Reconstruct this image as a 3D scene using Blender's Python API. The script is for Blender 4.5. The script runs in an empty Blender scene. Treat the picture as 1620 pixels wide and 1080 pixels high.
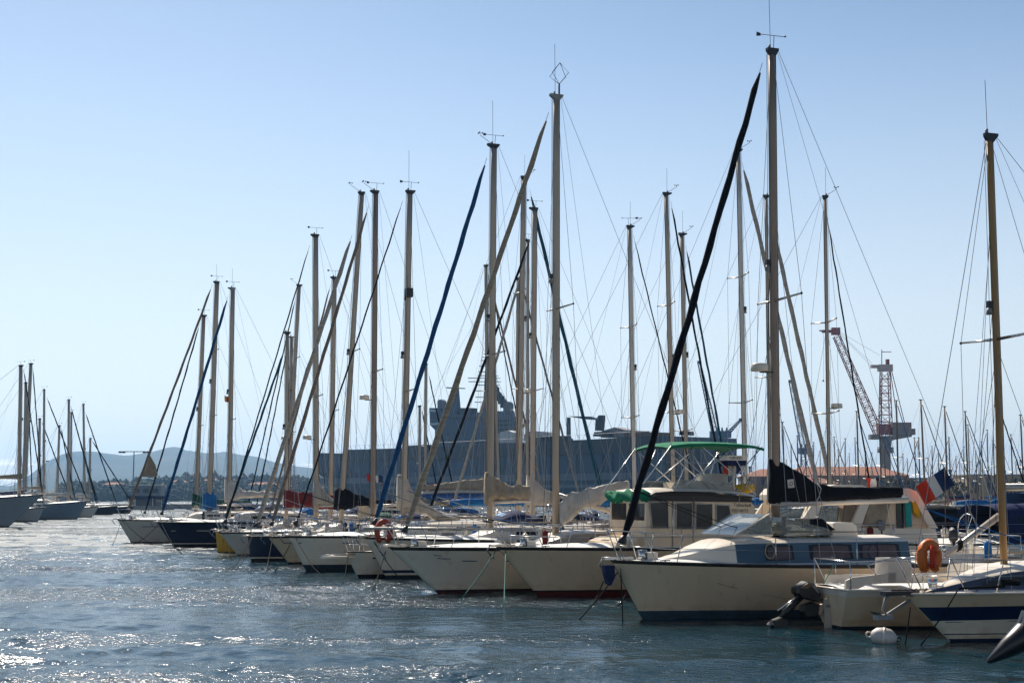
import bpy, bmesh, math, random
import numpy as np
from mathutils import Vector, Matrix, noise
R = math.radians
rnd = random.Random(7)
S = bpy.context.scene
C = bpy.data.collections.new('harbour'); S.collection.children.link(C)

# ---------------------------------------------------------------- camera, sky, sun
FPX = 2250.0; HOR = 787.0; CAMH = 2.7
PITCH = math.atan((HOR-540)/FPX)
cam = bpy.data.objects.new('camera', bpy.data.cameras.new('camera')); C.objects.link(cam)
cam.data.lens = 50; cam.data.sensor_width = 36; cam.data.clip_end = 30000; cam.data.clip_start = .1
cam.location = (0, 0, CAMH); cam.rotation_euler = (math.pi/2+PITCH, 0, 0)
S.camera = cam
SUN_AZ = R(-21); SUN_EL = R(45.5)
w = bpy.data.worlds.new('World'); S.world = w; w.use_nodes = True
nt = w.node_tree; N = nt.nodes; K_ = nt.links; N.clear()
out = N.new('ShaderNodeOutputWorld'); bg = N.new('ShaderNodeBackground'); sky = N.new('ShaderNodeTexSky')
sky.sky_type = 'NISHITA'; sky.sun_disc = False; sky.sun_elevation = SUN_EL; sky.sun_rotation = SUN_AZ
sky.air_density = 1.0; sky.dust_density = .5; sky.ozone_density = 1.3; sky.altitude = 0
bg.inputs['Strength'].default_value = .11
# low cumulus along the horizon, in the sky itself
tc = N.new('ShaderNodeTexCoord'); sp = N.new('ShaderNodeSeparateXYZ'); K_.new(tc.outputs['Generated'], sp.inputs[0])
mp = N.new('ShaderNodeMapping'); mp.inputs['Scale'].default_value = (9, 9, 55); K_.new(tc.outputs['Generated'], mp.inputs[0])
nz = N.new('ShaderNodeTexNoise'); nz.inputs['Scale'].default_value = 2.2; nz.inputs['Detail'].default_value = 8; nz.inputs['Roughness'].default_value = .6
K_.new(mp.outputs[0], nz.inputs['Vector'])
def rng(src, a, b, c=0, d=1, smooth=True):
    m = N.new('ShaderNodeMapRange'); m.inputs[1].default_value = a; m.inputs[2].default_value = b
    m.inputs[3].default_value = c; m.inputs[4].default_value = d
    if smooth: m.interpolation_type = 'SMOOTHSTEP'
    K_.new(src, m.inputs[0]); return m.outputs[0]
def mth(op, a, b):
    m = N.new('ShaderNodeMath'); m.operation = op
    for i, v in enumerate((a, b)):
        if isinstance(v, (int, float)): m.inputs[i].default_value = v
        else: K_.new(v, m.inputs[i])
    return m.outputs[0]
thr = rng(sp.outputs['Z'], .0, .055, .30, .86, False)
cl = mth('SUBTRACT', nz.outputs['Fac'], thr)
cl = rng(cl, 0, .10, 0, .75)
side = rng(sp.outputs['X'], -.20, .30, 1, .35)
cl = mth('MULTIPLY', cl, side)
mix = N.new('ShaderNodeMixRGB'); K_.new(cl, mix.inputs[0])
glow = mth('MULTIPLY', rng(sp.outputs['Z'], 0, .22, 1.12, .90), rng(sp.outputs['Z'], .20, .60, 1, .6)); tint = N.new('ShaderNodeVectorMath'); tint.operation = 'MULTIPLY'; tint.inputs[1].default_value = (.78, .815, .83); K_.new(sky.outputs[0], tint.inputs[0])
scl = N.new('ShaderNodeVectorMath'); scl.operation = 'SCALE'; K_.new(tint.outputs[0], scl.inputs[0]); K_.new(glow, scl.inputs['Scale']); 
pale = N.new('ShaderNodeMixRGB'); K_.new(rng(sp.outputs['Z'], 0, .36, .80, 0), pale.inputs[0]); K_.new(scl.outputs[0], pale.inputs[1]); pale.inputs[2].default_value = (5.7, 5.95, 6.15, 1); K_.new(pale.outputs[0], mix.inputs[1])
mix.inputs[2].default_value = (10.5, 10.0, 10.0, 1)
K_.new(mix.outputs[0], bg.inputs['Color']); K_.new(bg.outputs[0], out.inputs[0])
sl = bpy.data.lights.new('sun', 'SUN'); sl.energy = 5.0; sl.angle = R(.5); sl.color = (1, .93, .82)
so = bpy.data.objects.new('sun', sl); C.objects.link(so)
sd = Vector((math.sin(SUN_AZ)*math.cos(SUN_EL), math.cos(SUN_AZ)*math.cos(SUN_EL), math.sin(SUN_EL)))
so.rotation_euler = sd.to_track_quat('Z', 'Y').to_euler(); so.location = (0, 0, 60)
S.view_settings.view_transform = 'Standard'; S.view_settings.look = 'None'
S.view_settings.exposure = .42; S.view_settings.gamma = 1
cy = S.cycles
cy.use_denoising = True; cy.denoising_prefilter = 'NONE'; cy.sample_clamp_direct = 60; cy.max_bounces = 6; cy.glossy_bounces = 4; cy.transparent_max_bounces = 8
cy.caustics_reflective = False; cy.caustics_refractive = False; cy.sample_clamp_indirect = 6; cy.volume_bounces = 0
cy.blur_glossy = 1.5

# ---------------------------------------------------------------- pixel measurements of the photograph -> world
cp, sp_ = math.cos(PITCH), math.sin(PITCH)
def ray(px, py):
    a = (px-810)/FPX; b = -(py-540)/FPX
    return Vector((a, cp-b*sp_, sp_+b*cp))
def wat(px, py):
    d = ray(px, py); k = -CAMH/d.z; return Vector((d.x*k, d.y*k, 0))
def at(px, py, Y):
    d = ray(px, py); k = Y/d.y; return Vector((d.x*k, Y, CAMH+d.z*k))
class Fr:                                   # a local frame: root point, heading of its +x axis
    def __init__(s, P, th): s.P = Vector((P[0], P[1], 0)); s.th = R(th); s.u = Vector((math.cos(s.th), math.sin(s.th), 0)); s.v = Vector((-s.u.y, s.u.x, 0))
    def hit(s, px, py, y=0.0):              # where the sight line meets the vertical plane local y = const
        d = ray(px, py); o = Vector((0, 0, CAMH)); q = s.P+s.v*y
        k = (q-o).dot(s.v)/d.dot(s.v); p = o+d*k; r = p-s.P
        return Vector((r.dot(s.u), y, p.z))
    def wat(s, px, py):
        r = wat(px, py)-s.P; return Vector((r.dot(s.u), r.dot(s.v), 0))

# ---------------------------------------------------------------- materials
MT = {}
def mat(name, col, rough=.5, metal=0, var=.12, sc=3.0, bump=0, stretch=(1, 1, 1), col2=None, spec=.5, bsc=None, alpha=None, trans=0):
    if name in MT: return MT[name]
    m = bpy.data.materials.new(name); m.use_nodes = True; t = m.node_tree; b = t.nodes['Principled BSDF']
    b.inputs['Roughness'].default_value = rough; b.inputs['Metallic'].default_value = metal; b.inputs['Specular IOR Level'].default_value = spec
    if trans: b.inputs['Transmission Weight'].default_value = trans
    tcn = t.nodes.new('ShaderNodeTexCoord'); mpn = t.nodes.new('ShaderNodeMapping'); mpn.inputs['Scale'].default_value = stretch
    t.links.new(tcn.outputs['Object'], mpn.inputs[0])
    n = t.nodes.new('ShaderNodeTexNoise'); n.inputs['Scale'].default_value = sc; n.inputs['Detail'].default_value = 6; n.inputs['Roughness'].default_value = .65
    t.links.new(mpn.outputs[0], n.inputs['Vector'])
    cr = t.nodes.new('ShaderNodeValToRGB'); cr.color_ramp.elements[0].position = .3; cr.color_ramp.elements[1].position = .72
    c2 = col2 or tuple(c*(1-var*2) for c in col)
    cr.color_ramp.elements[0].color = (*c2, 1); cr.color_ramp.elements[1].color = (*col, 1)
    t.links.new(n.outputs['Fac'], cr.inputs[0]); t.links.new(cr.outputs[0], b.inputs['Base Color'])
    if bump:
        n2 = t.nodes.new('ShaderNodeTexNoise'); n2.inputs['Scale'].default_value = bsc or sc*4; n2.inputs['Detail'].default_value = 5
        t.links.new(mpn.outputs[0], n2.inputs['Vector'])
        bp = t.nodes.new('ShaderNodeBump'); bp.inputs['Strength'].default_value = bump; bp.inputs['Distance'].default_value = .03
        t.links.new(n2.outputs['Fac'], bp.inputs['Height']); t.links.new(bp.outputs[0], b.inputs['Normal'])
    MT[name] = m; return m
def gel(name, col, var=.06):
    if name in MT: return MT[name]
    m = mat(name, col, .28, 0, var, 1.4, 0, (1, 1, .35)); t = m.node_tree; b = t.nodes['Principled BSDF']; src = b.inputs['Base Color'].links[0].from_socket
    tcn = t.nodes.new('ShaderNodeTexCoord'); sx = t.nodes.new('ShaderNodeSeparateXYZ'); t.links.new(tcn.outputs['Object'], sx.inputs[0])
    def nz_(sc, st, lo, hi):
        mp = t.nodes.new('ShaderNodeMapping'); mp.inputs['Scale'].default_value = st; t.links.new(tcn.outputs['Object'], mp.inputs[0]); n = t.nodes.new('ShaderNodeTexNoise'); n.inputs['Scale'].default_value = sc; n.inputs['Detail'].default_value = 5
        t.links.new(mp.outputs[0], n.inputs['Vector']); r = t.nodes.new('ShaderNodeMapRange'); r.inputs[1].default_value = lo; r.inputs[2].default_value = hi; t.links.new(n.outputs['Fac'], r.inputs[0]); return r.outputs[0]
    zf = t.nodes.new('ShaderNodeMapRange'); zf.inputs[1].default_value = .42; zf.inputs[2].default_value = .06; t.links.new(sx.outputs['Z'], zf.inputs[0])
    def mul(a, c):
        q = t.nodes.new('ShaderNodeMath'); q.operation = 'MULTIPLY'; t.links.new(a, q.inputs[0])
        if isinstance(c, float): q.inputs[1].default_value = c
        else: t.links.new(c, q.inputs[1])
        return q.outputs[0]
    scum = mul(mul(zf.outputs[0], nz_(3.0, (1, 1, 2.5), .38, .62)), .55); rust = mul(nz_(2.2, (2.4, 2.4, .16), .60, .74), .35)
    for f_, c_ in ((scum, (.30, .22, .10)), (rust, (.34, .21, .10))):
        mx = t.nodes.new('ShaderNodeMixRGB'); t.links.new(f_, mx.inputs[0]); t.links.new(src, mx.inputs[1]); mx.inputs[2].default_value = tuple(min(1, col[i]*c_[i]*1.8) for i in range(3))+(1,); src = mx.outputs[0]
    t.links.new(src, b.inputs['Base Color']); return m
white = gel('white gelcoat', (.86, .75, .61)); cream = gel('cream gelcoat', (.80, .61, .41), .07); greyw = gel('grey white gelcoat', (.76, .66, .55))
beige = gel('beige gelcoat', (.76, .57, .38)); navy = gel('navy paint', (.012, .02, .055)); dnavy = gel('dark navy stripe', (.009, .022, .07)); yellow = gel('yellow paint', (.75, .42, .03))
antib = gel('blue black antifouling', (.02, .035, .05)); antir = gel('red antifouling', (.12, .018, .012)); antig = gel('slate antifouling', (.05, .085, .12)); blackp = gel('black paint', (.012, .012, .014))
redp = gel('red paint', (.45, .03, .02)); bluep = gel('blue stripe paint', (.02, .10, .30)); cabblue = gel('blue cabin side paint', (.035, .085, .13)); rubber = mat('dark rubber rail', (.03, .026, .024), .6)
deckm = mat('deck nonskid', (.74, .73, .70), .6, 0, .08, 5, .15); teak = mat('weathered teak', (.26, .19, .13), .75, 0, .2, 6, .2, (1, 8, 1))
tdeck = mat('grey teak deck', (.34, .30, .26), .8, 0, .15, 4, .1, (1, 14, 1))
alu = mat('mast aluminium', (.52, .42, .32), .5, .35, .12, 2, 0, (1, 1, .15)); aluw = mat('pale anodised spar', (.60, .54, .47), .42, .45, .08, 2); alub = mat('brown anodised mast', (.34, .24, .17), .45, .35, .15, 3, 0, (1, 1, .2))
goldm = mat('varnished golden wood mast', (.44, .23, .07), .45, 0, .15, 3, 0, (6, 6, .4))
steel = mat('stainless steel', (.62, .61, .60), .22, .95, .1, 6); wire = mat('steel wire', (.30, .30, .31), .5, .4, .05, 6); dark = mat('black fitting', (.02, .02, .022), .5)
rope = mat('grey rope', (.02, .018, .016), .9, 0, .2, 20, spec=.05); ropeg = mat('green rope', (.05, .22, .17), .85, 0, .15, 20)
CCOL = {}
def roll(m):
    if m.name not in CCOL: return m
    c = CCOL[m.name]; return mat(m.name+' rolled', c, .85, 0, .3, 2.6, .8, (.5, .5, 4.5), tuple(q*.5 for q in c), bsc=4, spec=.15)
def cloth(n, c, v=.14):
    CCOL[n] = c; return mat(n, c, .85, 0, v, 4, .5, (1, 1, 1), bsc=7, spec=.15)
cwhite = cloth('white sailcloth', (.62, .58, .53)); ctan = cloth('tan sailcloth', (.44, .35, .25), .2); cbeige = cloth('beige sailcloth', (.50, .44, .37)); cblack = cloth('black canvas', (.006, .0065, .010)); cnavy = cloth('navy canvas', (.02, .03, .09))
cblue = cloth('blue canvas', (.02, .16, .42)); cteal = cloth('dark teal canvas', (.01, .085, .14)); cdblue = cloth('deep blue canvas', (.012, .09, .24)); cgreen = cloth('green canvas', (.012, .20, .10)); cdgreen = cloth('dark green canvas', (.02, .10, .07))
cred = cloth('maroon canvas', (.17, .025, .025)); cgrey = cloth('grey canvas', (.32, .31, .31)); cyel = cloth('yellow canvas', (.75, .42, .02)); corange = mat('orange vinyl', (.72, .15, .01), .5, 0, .1, 5); cbrown = cloth('brown sailcloth', (.30, .22, .16))
fred = cloth('flag red', (.65, .06, .03), .04); fwhite = cloth('flag white', (.72, .70, .66), .04); fblue = cloth('flag blue', (.03, .06, .16), .04)
glass = mat('tinted window glass', (.012, .014, .016), .05, 0, .05, 3, spec=.35); glassb = mat('brown curtained window', (.10, .05, .035), .12, 0, .3, 3, spec=.7); glassc = mat('clear windscreen', (.30, .36, .36), .06, 0, .1, 2, spec=.9, trans=.75)
plast = mat('grey plastic', (.28, .27, .26), .5); conc = mat('concrete', (.36, .34, .31), .9, 0, .15, .8, .2)
greyblack = mat('outboard grey black', (.012, .012, .014), .35)

# ---------------------------------------------------------------- mesh building
class MB:
    def __init__(s): s.v = []; s.f = []; s.m = []; s.sm = []; s.mats = []
    def mi(s, m):
        if m not in s.mats: s.mats.append(m)
        return s.mats.index(m)
    def add(s, vs, fs, m, smooth=False):
        o = len(s.v); s.v += [tuple(v) for v in vs]; i = s.mi(m)
        for f in fs: s.f.append(tuple(o+k for k in f)); s.m.append(i); s.sm.append(smooth)
        return s
    def grid(s, rows, m, smooth=True, close=False, caps=False):
        n = len(rows[0]); vs = [p for r in rows for p in r]; fs = []
        for i in range(len(rows)-1):
            for j in range(n-1+(1 if close else 0)):
                k = (j+1) % n; fs.append((i*n+j, i*n+k, (i+1)*n+k, (i+1)*n+j))
        if caps:
            fs.append(tuple(range(n))); fs.append(tuple((len(rows)-1)*n+j for j in range(n)))
        return s.add(vs, fs, m, smooth)
    def tube(s, pts, r, m, n=6, caps=True):
        pts = [Vector(p) for p in pts]; rs = r if isinstance(r, (list, tuple)) else [r]*len(pts); rows = []
        for i, p in enumerate(pts):
            d = (pts[min(i+1, len(pts)-1)]-pts[max(i-1, 0)])
            d = d.normalized() if d.length > 1e-9 else Vector((0, 0, 1))
            a = d.cross(Vector((0, 0, 1)) if abs(d.z) < .9 else Vector((0, 1, 0))).normalized(); b = d.cross(a)
            rows.append([p+(a*math.cos(2*math.pi*k/n)+b*math.sin(2*math.pi*k/n))*rs[i] for k in range(n)])
        return s.grid(rows, m, n > 4, True, caps)
    def box(s, c, d, m, rz=0, tilt=0, taper=1.0):
        x, y, z = d[0]/2, d[1]/2, d[2]/2; M = Matrix.Rotation(rz, 3, 'Z') @ Matrix.Rotation(tilt, 3, 'Y')
        vs = [Vector(c)+M @ Vector((a*x*(taper if e > 0 else 1), b*y*(taper if e > 0 else 1), e*z)) for e in (-1, 1) for a, b in ((-1, -1), (1, -1), (1, 1), (-1, 1))]
        return s.add(vs, [(0, 1, 2, 3), (4, 5, 6, 7), (0, 1, 5, 4), (1, 2, 6, 5), (2, 3, 7, 6), (3, 0, 4, 7)], m)
    def prism(s, pts, y0, y1, m, inset=0):       # polygon in x,z extruded between two y
        n = len(pts); vs = [(p[0], y0, p[-1]) for p in pts]+[(p[0], y1, p[-1]) for p in pts]
        return s.add(vs, [tuple(range(n)), tuple(range(n, 2*n))]+[(i, (i+1) % n, n+(i+1) % n, n+i) for i in range(n)], m)
    def vprism(s, pts, z0, z1, m):
        n = len(pts); vs = [(p[0], p[1], z0) for p in pts]+[(p[0], p[1], z1) for p in pts]
        return s.add(vs, [tuple(range(n)), tuple(range(n, 2*n))]+[(i, (i+1) % n, n+(i+1) % n, n+i) for i in range(n)], m)
    def ball(s, c, r, m, nu=12, nv=8, jit=0):
        rr = r if isinstance(r, (tuple, list)) else (r, r, r); rows = []
        for i in range(nv+1):
            a = math.pi*i/nv
            rows.append([(c[0]+rr[0]*math.sin(a)*math.cos(2*math.pi*j/nu), c[1]+rr[1]*math.sin(a)*math.sin(2*math.pi*j/nu), c[2]+rr[2]*math.cos(a)) for j in range(nu)])
        return s.grid(rows, m, True, True)
    def build(s, name, parent=None, loc=None):
        me = bpy.data.meshes.new(name); me.from_pydata(s.v, [], s.f)
        for m in s.mats: me.materials.append(m)
        me.polygons.foreach_set('material_index', s.m); me.polygons.foreach_set('use_smooth', s.sm)
        b = bmesh.new(); b.from_mesh(me); bmesh.ops.recalc_face_normals(b, faces=b.faces); b.to_mesh(me); b.free(); me.update()
        o = bpy.data.objects.new(name, me); C.objects.link(o)
        if parent: o.parent = parent
        if loc is not None: o.location = loc
        return o
def tag(o, label=None, cat=None, group=None, kind=None):
    if label: o['label'] = label
    if cat: o['category'] = cat
    if group: o['group'] = group
    if kind: o['kind'] = kind
    return o
def thing(name, label, cat, P, th=0, group=None):
    o = bpy.data.objects.new(name, None); C.objects.link(o); o.location = P; o.rotation_euler = (0, 0, th); o.empty_display_size = .3
    return tag(o, label, cat, group)
def copy_tree(o, parent=None):
    c = o.copy(); C.objects.link(c); c.parent = parent
    for ch in list(o.children): copy_tree(ch, c)
    return c
def T(name, pts, r, m, parent, n=6): return MB().tube(pts, r, m, n).build(name, parent)
def text(body, size, m, parent, loc, rot, name='lettering', ext=.002, sx=1):
    cu = bpy.data.curves.new('lettering', 'FONT'); cu.body = body; cu.size = size; cu.extrude = ext; cu.resolution_u = 3; cu.align_x = 'LEFT'
    o = bpy.data.objects.new('lettering', cu); C.objects.link(o); bpy.context.view_layer.update()
    me = bpy.data.meshes.new_from_object(o); bpy.data.objects.remove(o)
    me.materials.clear(); me.materials.append(m)
    q = bpy.data.objects.new(name, me); C.objects.link(q); q.parent = parent; q.location = loc; q.rotation_euler = rot; q.scale = (sx, 1, 1)
    return q
def lerp(a, b, t): return a+(b-a)*t
def sst(t): t = max(0, min(1, t)); return t*t*(3-2*t)

# ---------------------------------------------------------------- sailing boats
class Boat:
    def __init__(s, label, wl, tip, L, B, th=20, face=-1, fm=None, bands=None, hull=white, deck=deckm, cat='sailing boat', name='sailboat', group='boats moored along the pontoon', stern=.72, tr=.35, P=None, sterne=.26, fb=None, ov=None, rubm=rubber, plan=.55, stemw=.02):
        P = P or wat(*wl); s.fr = Fr(P, th if face < 0 else th+180); s.face = face
        if tip: h = s.fr.hit(*tip); ov = -h.x; fb = h.z
        s.ov, s.fb, s.L, s.B = max(.02, ov), fb, L, B; s.fm = fm or fb*.84; s.stern = stern; s.sterne = sterne; s.tr = tr; s.plan = plan; s.stemw = stemw
        s.root = thing(name, label, cat, s.fr.P, s.fr.th, group); s.hullm = hull; s.nside = -1 if face < 0 else 1
        low = bands or [(-.45, antib), (.10, hull)]; 
        s.low = low; s.make_hull(rubm, deck)
    def sheer(s, t):
        k = 1-(1-min(1, t/.72))**2; z = s.fb-(s.fb-s.fm)*k
        return z+max(0, t-.72)*.25*(s.fb-s.fm)
    def half(s, t):
        if t < s.plan: q = (1-(1-t/s.plan)**2.1)**.92
        else: q = 1-(1-s.stern)*((t-s.plan)/(1-s.plan))**2
        return s.B/2*q
    def hp(s, t, z, side=-1, off=0):
        sh = s.sheer(t); xs = -s.ov*(z/s.fb) if z > 0 else -z*1.1; xt = s.L-s.tr*z if z > 0 else s.L+z*1.5
        u = max(0, (z+.45)/(sh+.45)); e = lerp(.95, .26, sst(t/.55)) if t < .6 else lerp(.26, s.sterne, sst((t-.6)/.4))
        return Vector((lerp(xs, xt, t), side*(s.half(t)*u**e+s.stemw+off), z))
    def sh(s, t, side=0, dz=0, k=1.0):
        p = s.hp(t, s.sheer(t), 1); return Vector((p.x, p.y*side*k, p.z+dz))
    def tx(s, x):          # station fraction at local x on the deck
        return max(0, min(1, (x+s.ov)/(s.L-s.tr*s.fm+s.ov)))
    def make_hull(s, rubm, deck):
        low = [b for b in s.low if not isinstance(b[0], str)]; top = [b for b in s.low if isinstance(b[0], str)]   # ('-.3',mat): offset under the sheer
        mb = MB(); ts = [0, .015, .035, .06, .09, .13, .18, .24, .3, .37, .44, .52, .6, .68, .76, .84, .92, 1]
        def levels(t):
            sh = s.sheer(t); z = []; 
            for i, b in enumerate(low):
                z.append((b[0], b[1]))
                if i+1 < len(low) and b[0] < -.3: z.append((min(-.02, low[i+1][0]-.02), b[1]))
            z0 = z[-1][0]; z1 = sh+float(top[0][0]) if top else sh; m = z[-1][1]
            for k in range(1, 6): z.append((lerp(z0, z1, k/6), m))
            for b in top: z.append((sh+float(b[0]), b[1]))
            z.append((sh, None)); return z
        lv = [levels(t) for t in ts]
        for side in (-1, 1):
            for k in range(len(lv[0])-1):
                mb.grid([[s.hp(t, lv[i][k][0], side), s.hp(t, lv[i][k+1][0], side)] for i, t in enumerate(ts)], lv[0][k][1], True)
        # stem face and transom
        mb.grid([[s.hp(0, lv[0][k][0], -1), s.hp(0, lv[0][k][0], 1)] for k in range(len(lv[0]))], lv[0][len(lv[0])-2][1], True)
        e = len(ts)-1
        for k in range(len(lv[0])-1):
            mb.grid([[s.hp(1, lv[e][k+j][0], -1), s.hp(1, lv[e][k+j][0], 1)] for j in (0, 1)], lv[e][k][1], False)
        o = mb.build('hull', s.root)
        b = bmesh.new(); b.from_mesh(o.data); bmesh.ops.remove_doubles(b, verts=b.verts, dist=.0008); bmesh.ops.recalc_face_normals(b, faces=b.faces); b.to_mesh(o.data); b.free()
        s.hull = o
        d = MB(); rows = []
        for t in ts:
            hb = s.hp(t, s.sheer(t), 1).y-.012; x = s.hp(t, s.sheer(t), 1).x
            if t == 0: x += .02
            rows.append([(x, hb*q, s.sheer(t)-.025+.05*s.B*(1-q*q)*min(1, hb)) for q in (-1, -.75, -.4, 0, .4, .75, 1)])
        d.grid(rows, deck, True); d.build('deck', s.root)
        tr = MB()
        for side in (-1, 1):
            tr.tube([s.hp(t, s.sheer(t)+.012, side, .004) for t in ts], .026, rubm, 5)
        tr.tube([s.hp(1, s.sheer(1)+.012, -1), s.hp(1, s.sheer(1)+.012, 1)], .024, rubm, 5)
        tr.build('toe_rail', s.root)
    def dz(s, x, y=0):
        t = s.tx(x); hb = max(.05, s.half(t)); return s.sheer(t)-.025+.05*s.B*(1-min(1, abs(y)/hb)**2)*min(1, hb)
    def stripe(s, pts, wd, m, name='stripe', off=.012):     # painted line: points (t, z or under-sheer) both sides
        mb = MB()
        for side in (-1, 1):
            rows = []
            for i in range(len(pts)-1):
                for k in range(7):
                    t = lerp(pts[i][0], pts[i+1][0], k/6); z = lerp(pts[i][1], pts[i+1][1], k/6)
                    if z < 0: z = s.sheer(t)+z
                    rows.append([s.hp(t, z-wd/2, side, off), s.hp(t, z+wd/2, side, off)])
            mb.grid(rows, m, True)
        return mb.build(name, s.hull)
    def cabin(s, x0, x1, h, wf=.62, m=white, roof=None, ramp=.22, win=glass, nwin=3, wins=None, winh=(.3, .72), aft=.05, name='cabin', sidem=None, sf=0):
        sidem = sidem or m; n = 12
        def prof(x): 
            f = (x-x0)/(x1-x0); return h*(sst(f/ramp)*.9+.1*f) if f < ramp else h*(.9+.1*f)
        def hw(x): 
            f = (x-x0)/(x1-x0); return min(s.half(s.tx(x))-.28, s.B/2*wf)*(.55+.45*sst(f/.25))
        def ring(x):
            z0 = s.dz(x, hw(x))-.01; hh = prof(x); q = max(.1, hw(x))
            return [(x, -q, z0), (x, -q*.9, z0+hh*.86), (x, -q*.8, z0+hh*.97), (x, -q*.4, z0+hh*1.06), (x, 0, z0+hh*1.1), (x, q*.4, z0+hh*1.06), (x, q*.8, z0+hh*.97), (x, q*.9, z0+hh*.86), (x, q, z0)]
        xs = [lerp(x0, x1, (k/n)) for k in range(n+1)]; rr = [ring(x) for x in xs]
        mb = MB()
        ks = int(round(sf*n)); mb.grid([r[1:8] for r in rr], m, True)
        for r_, m_ in ((rr[:ks+1], m), (rr[ks:], sidem)):
            if len(r_) > 1: mb.grid([r[:2] for r in r_], m_, True); mb.grid([r[7:] for r in r_], m_, True)
        mb.add(rr[-1], [tuple(range(9))], m); mb.add(rr[0], [tuple(range(9))], m)
        c = mb.build(name, s.root); s.cab = (x0, x1, h)
        spans = wins or [(lerp(.3, .95, k/nwin), lerp(.3, .95, k/nwin)+.62/nwin*.86) for k in range(nwin)]
        for a, b in spans:
            for side in (-1, 1):
                rows = []; frm = []
                for k in range(5):
                    x = lerp(lerp(x0, x1, a), lerp(x0, x1, b), k/4); z0 = s.dz(x, hw(x))-.01; hh = prof(x)*.86; q = hw(x)
                    ins = .0 if 0 < k < 4 else .04
                    rows.append([(x, side*(q*(1-.1*v)+.008), z0+hh*v) for v in (winh[0]+ins, winh[1]-ins)])
                MB().grid(rows, win, False).build('window', c)
        # grab rail and hatch
        g = MB(); 
        for side in (-1, 1): g.tube([(lerp(x0, x1, f), side*hw(lerp(x0, x1, f))*.62, s.dz(lerp(x0, x1, f))+prof(lerp(x0, x1, f))*1.0+.06) for f in (.35, .6, .85)], .014, teak, 5)
        g.build('grab_rail', c)
        hx = lerp(x0, x1, .5); hz = s.dz(hx)+prof(hx)*1.02
        hb = MB(); hb.box((hx, 0, hz+.05), (.55, .5, .06), plast); hb.box((hx, 0, hz+.085), (.45, .4, .02), glass); hb.build('hatch', c)
        return c
    def cockpit(s, x0, x1):
        mb = MB()
        for side in (-1, 1):
            rows = []
            for k in range(7):
                x = lerp(x0, x1, k/6); y = (s.half(s.tx(x))-.32)*side; z = s.dz(x, y)
                rows.append([(x, y+.12*side, z-.02), (x, y+.06*side, z+.24-.1*k/6), (x, y-.06*side, z+.24-.1*k/6), (x, y-.1*side, z-.02)])
            mb.grid(rows, white, True, caps=True)
        mb.box((x1-.1, 0, s.dz(x1)+.05), (.25, s.half(s.tx(x1))*1.2, .22), white)
        mb.build('cockpit_coaming', s.root)
        wd = MB(); cx = x1-.6; cz = s.dz(cx)+.62
        wd.tube([(cx, .38*math.cos(a), cz+.38*math.sin(a)) for a in [2*math.pi*k/16 for k in range(17)]], .015, steel, 5)
        for k in range(3): a = 2*math.pi*k/6; wd.tube([(cx, .38*math.cos(a), cz+.38*math.sin(a)), (cx, -.38*math.cos(a), cz-.38*math.sin(a))], .008, steel, 4)
        wd.tube([(cx+.12, 0, s.dz(cx)-.1), (cx+.04, 0, cz)], .06, white, 6); wd.build('steering_wheel', s.root)
        wn = MB()
        for side in (-1, 1):
            y = side*(s.half(s.tx(x0+.8))-.32); z = s.dz(x0+.8, y)+.23
            wn.tube([(x0+.8, y, z), (x0+.8, y, z+.07), (x0+.8, y, z+.16)], [.075, .055, .07], steel, 10)
        wn.build('winch', s.root)
    def hood(s, x, w_, h, m, ln=1.1):
        z = s.dz(x)+.28; rows = []
        for k in range(6):
            f = k/5; xx = x-ln*.45+ln*f; hh = h*math.sin(math.pi*(.12+.46*f)); rows.append([(xx, w_*math.cos(a), z-.05+hh*max(0, math.sin(a))**.55) for a in [math.pi*j/10 for j in range(11)]])
        o = MB().grid(rows, m, True).build('sprayhood', s.root)
        MB().grid([[ (p[0]-.02, p[1]*1.0, p[2]+.012) for p in rows[1][3:8]], [(p[0]-.02, p[1], p[2]+.012) for p in rows[2][3:8]]], glassc, True).build('window', o)
    def rails(s, hgt=.6, pul=.15, push=.9, n=5, pm=steel, far=False, name='pulpit'):
        p = MB(); r = .013
        ends = [s.sh(pul, sd, hgt, .94) for sd in (-1, 1)]; mids = [s.sh(pul*.45, sd, hgt+.03, .95) for sd in (-1, 1)]
        tipx = s.sh(0).x-.04; tp = [Vector((tipx, sd*.16, s.fb+hgt+.06)) for sd in (-1, 1)]
        p.tube([ends[0], mids[0], tp[0], tp[1], mids[1], ends[1]], r, pm, 6)
        for sd in (0, 1):
            q = (-1, 1)[sd]
            p.tube([ends[sd], s.sh(pul*.9, q, 0, .94)], r, pm, 6); p.tube([mids[sd], s.sh(pul*.6, q, 0, .93)], r, pm, 6)
            p.tube([tp[sd], s.sh(pul*.18, q, 0, .8)], r, pm, 6)
            p.tube([s.sh(pul*.9, q, hgt*.5, .94), s.sh(pul*.5, q, hgt*.52, .94), s.sh(pul*.2, q, hgt*.55, .85)], r*.8, pm, 5)
        p.build(name, s.root)
        ps = MB(); aft = [s.sh(push, sd, hgt, .95) for sd in (-1, 1)]; st = [s.sh(1, sd, hgt, .93) for sd in (-1, 1)]
        ps.tube([aft[0], st[0], st[1], aft[1]], r, pm, 6); ps.tube([v-Vector((0, 0, hgt*.48)) for v in (aft[0], st[0], st[1], aft[1])], r*.8, pm, 5)
        for sd in (0, 1):
            q = (-1, 1)[sd]
            for t in (push, 1): ps.tube([s.sh(t, q, 0, .95), s.sh(t, q, hgt, .95)], r, pm, 6)
        ps.build('pushpit', s.root)
        tt = [lerp(pul, push, (k+1)/(n+1)) for k in range(n)]
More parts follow.
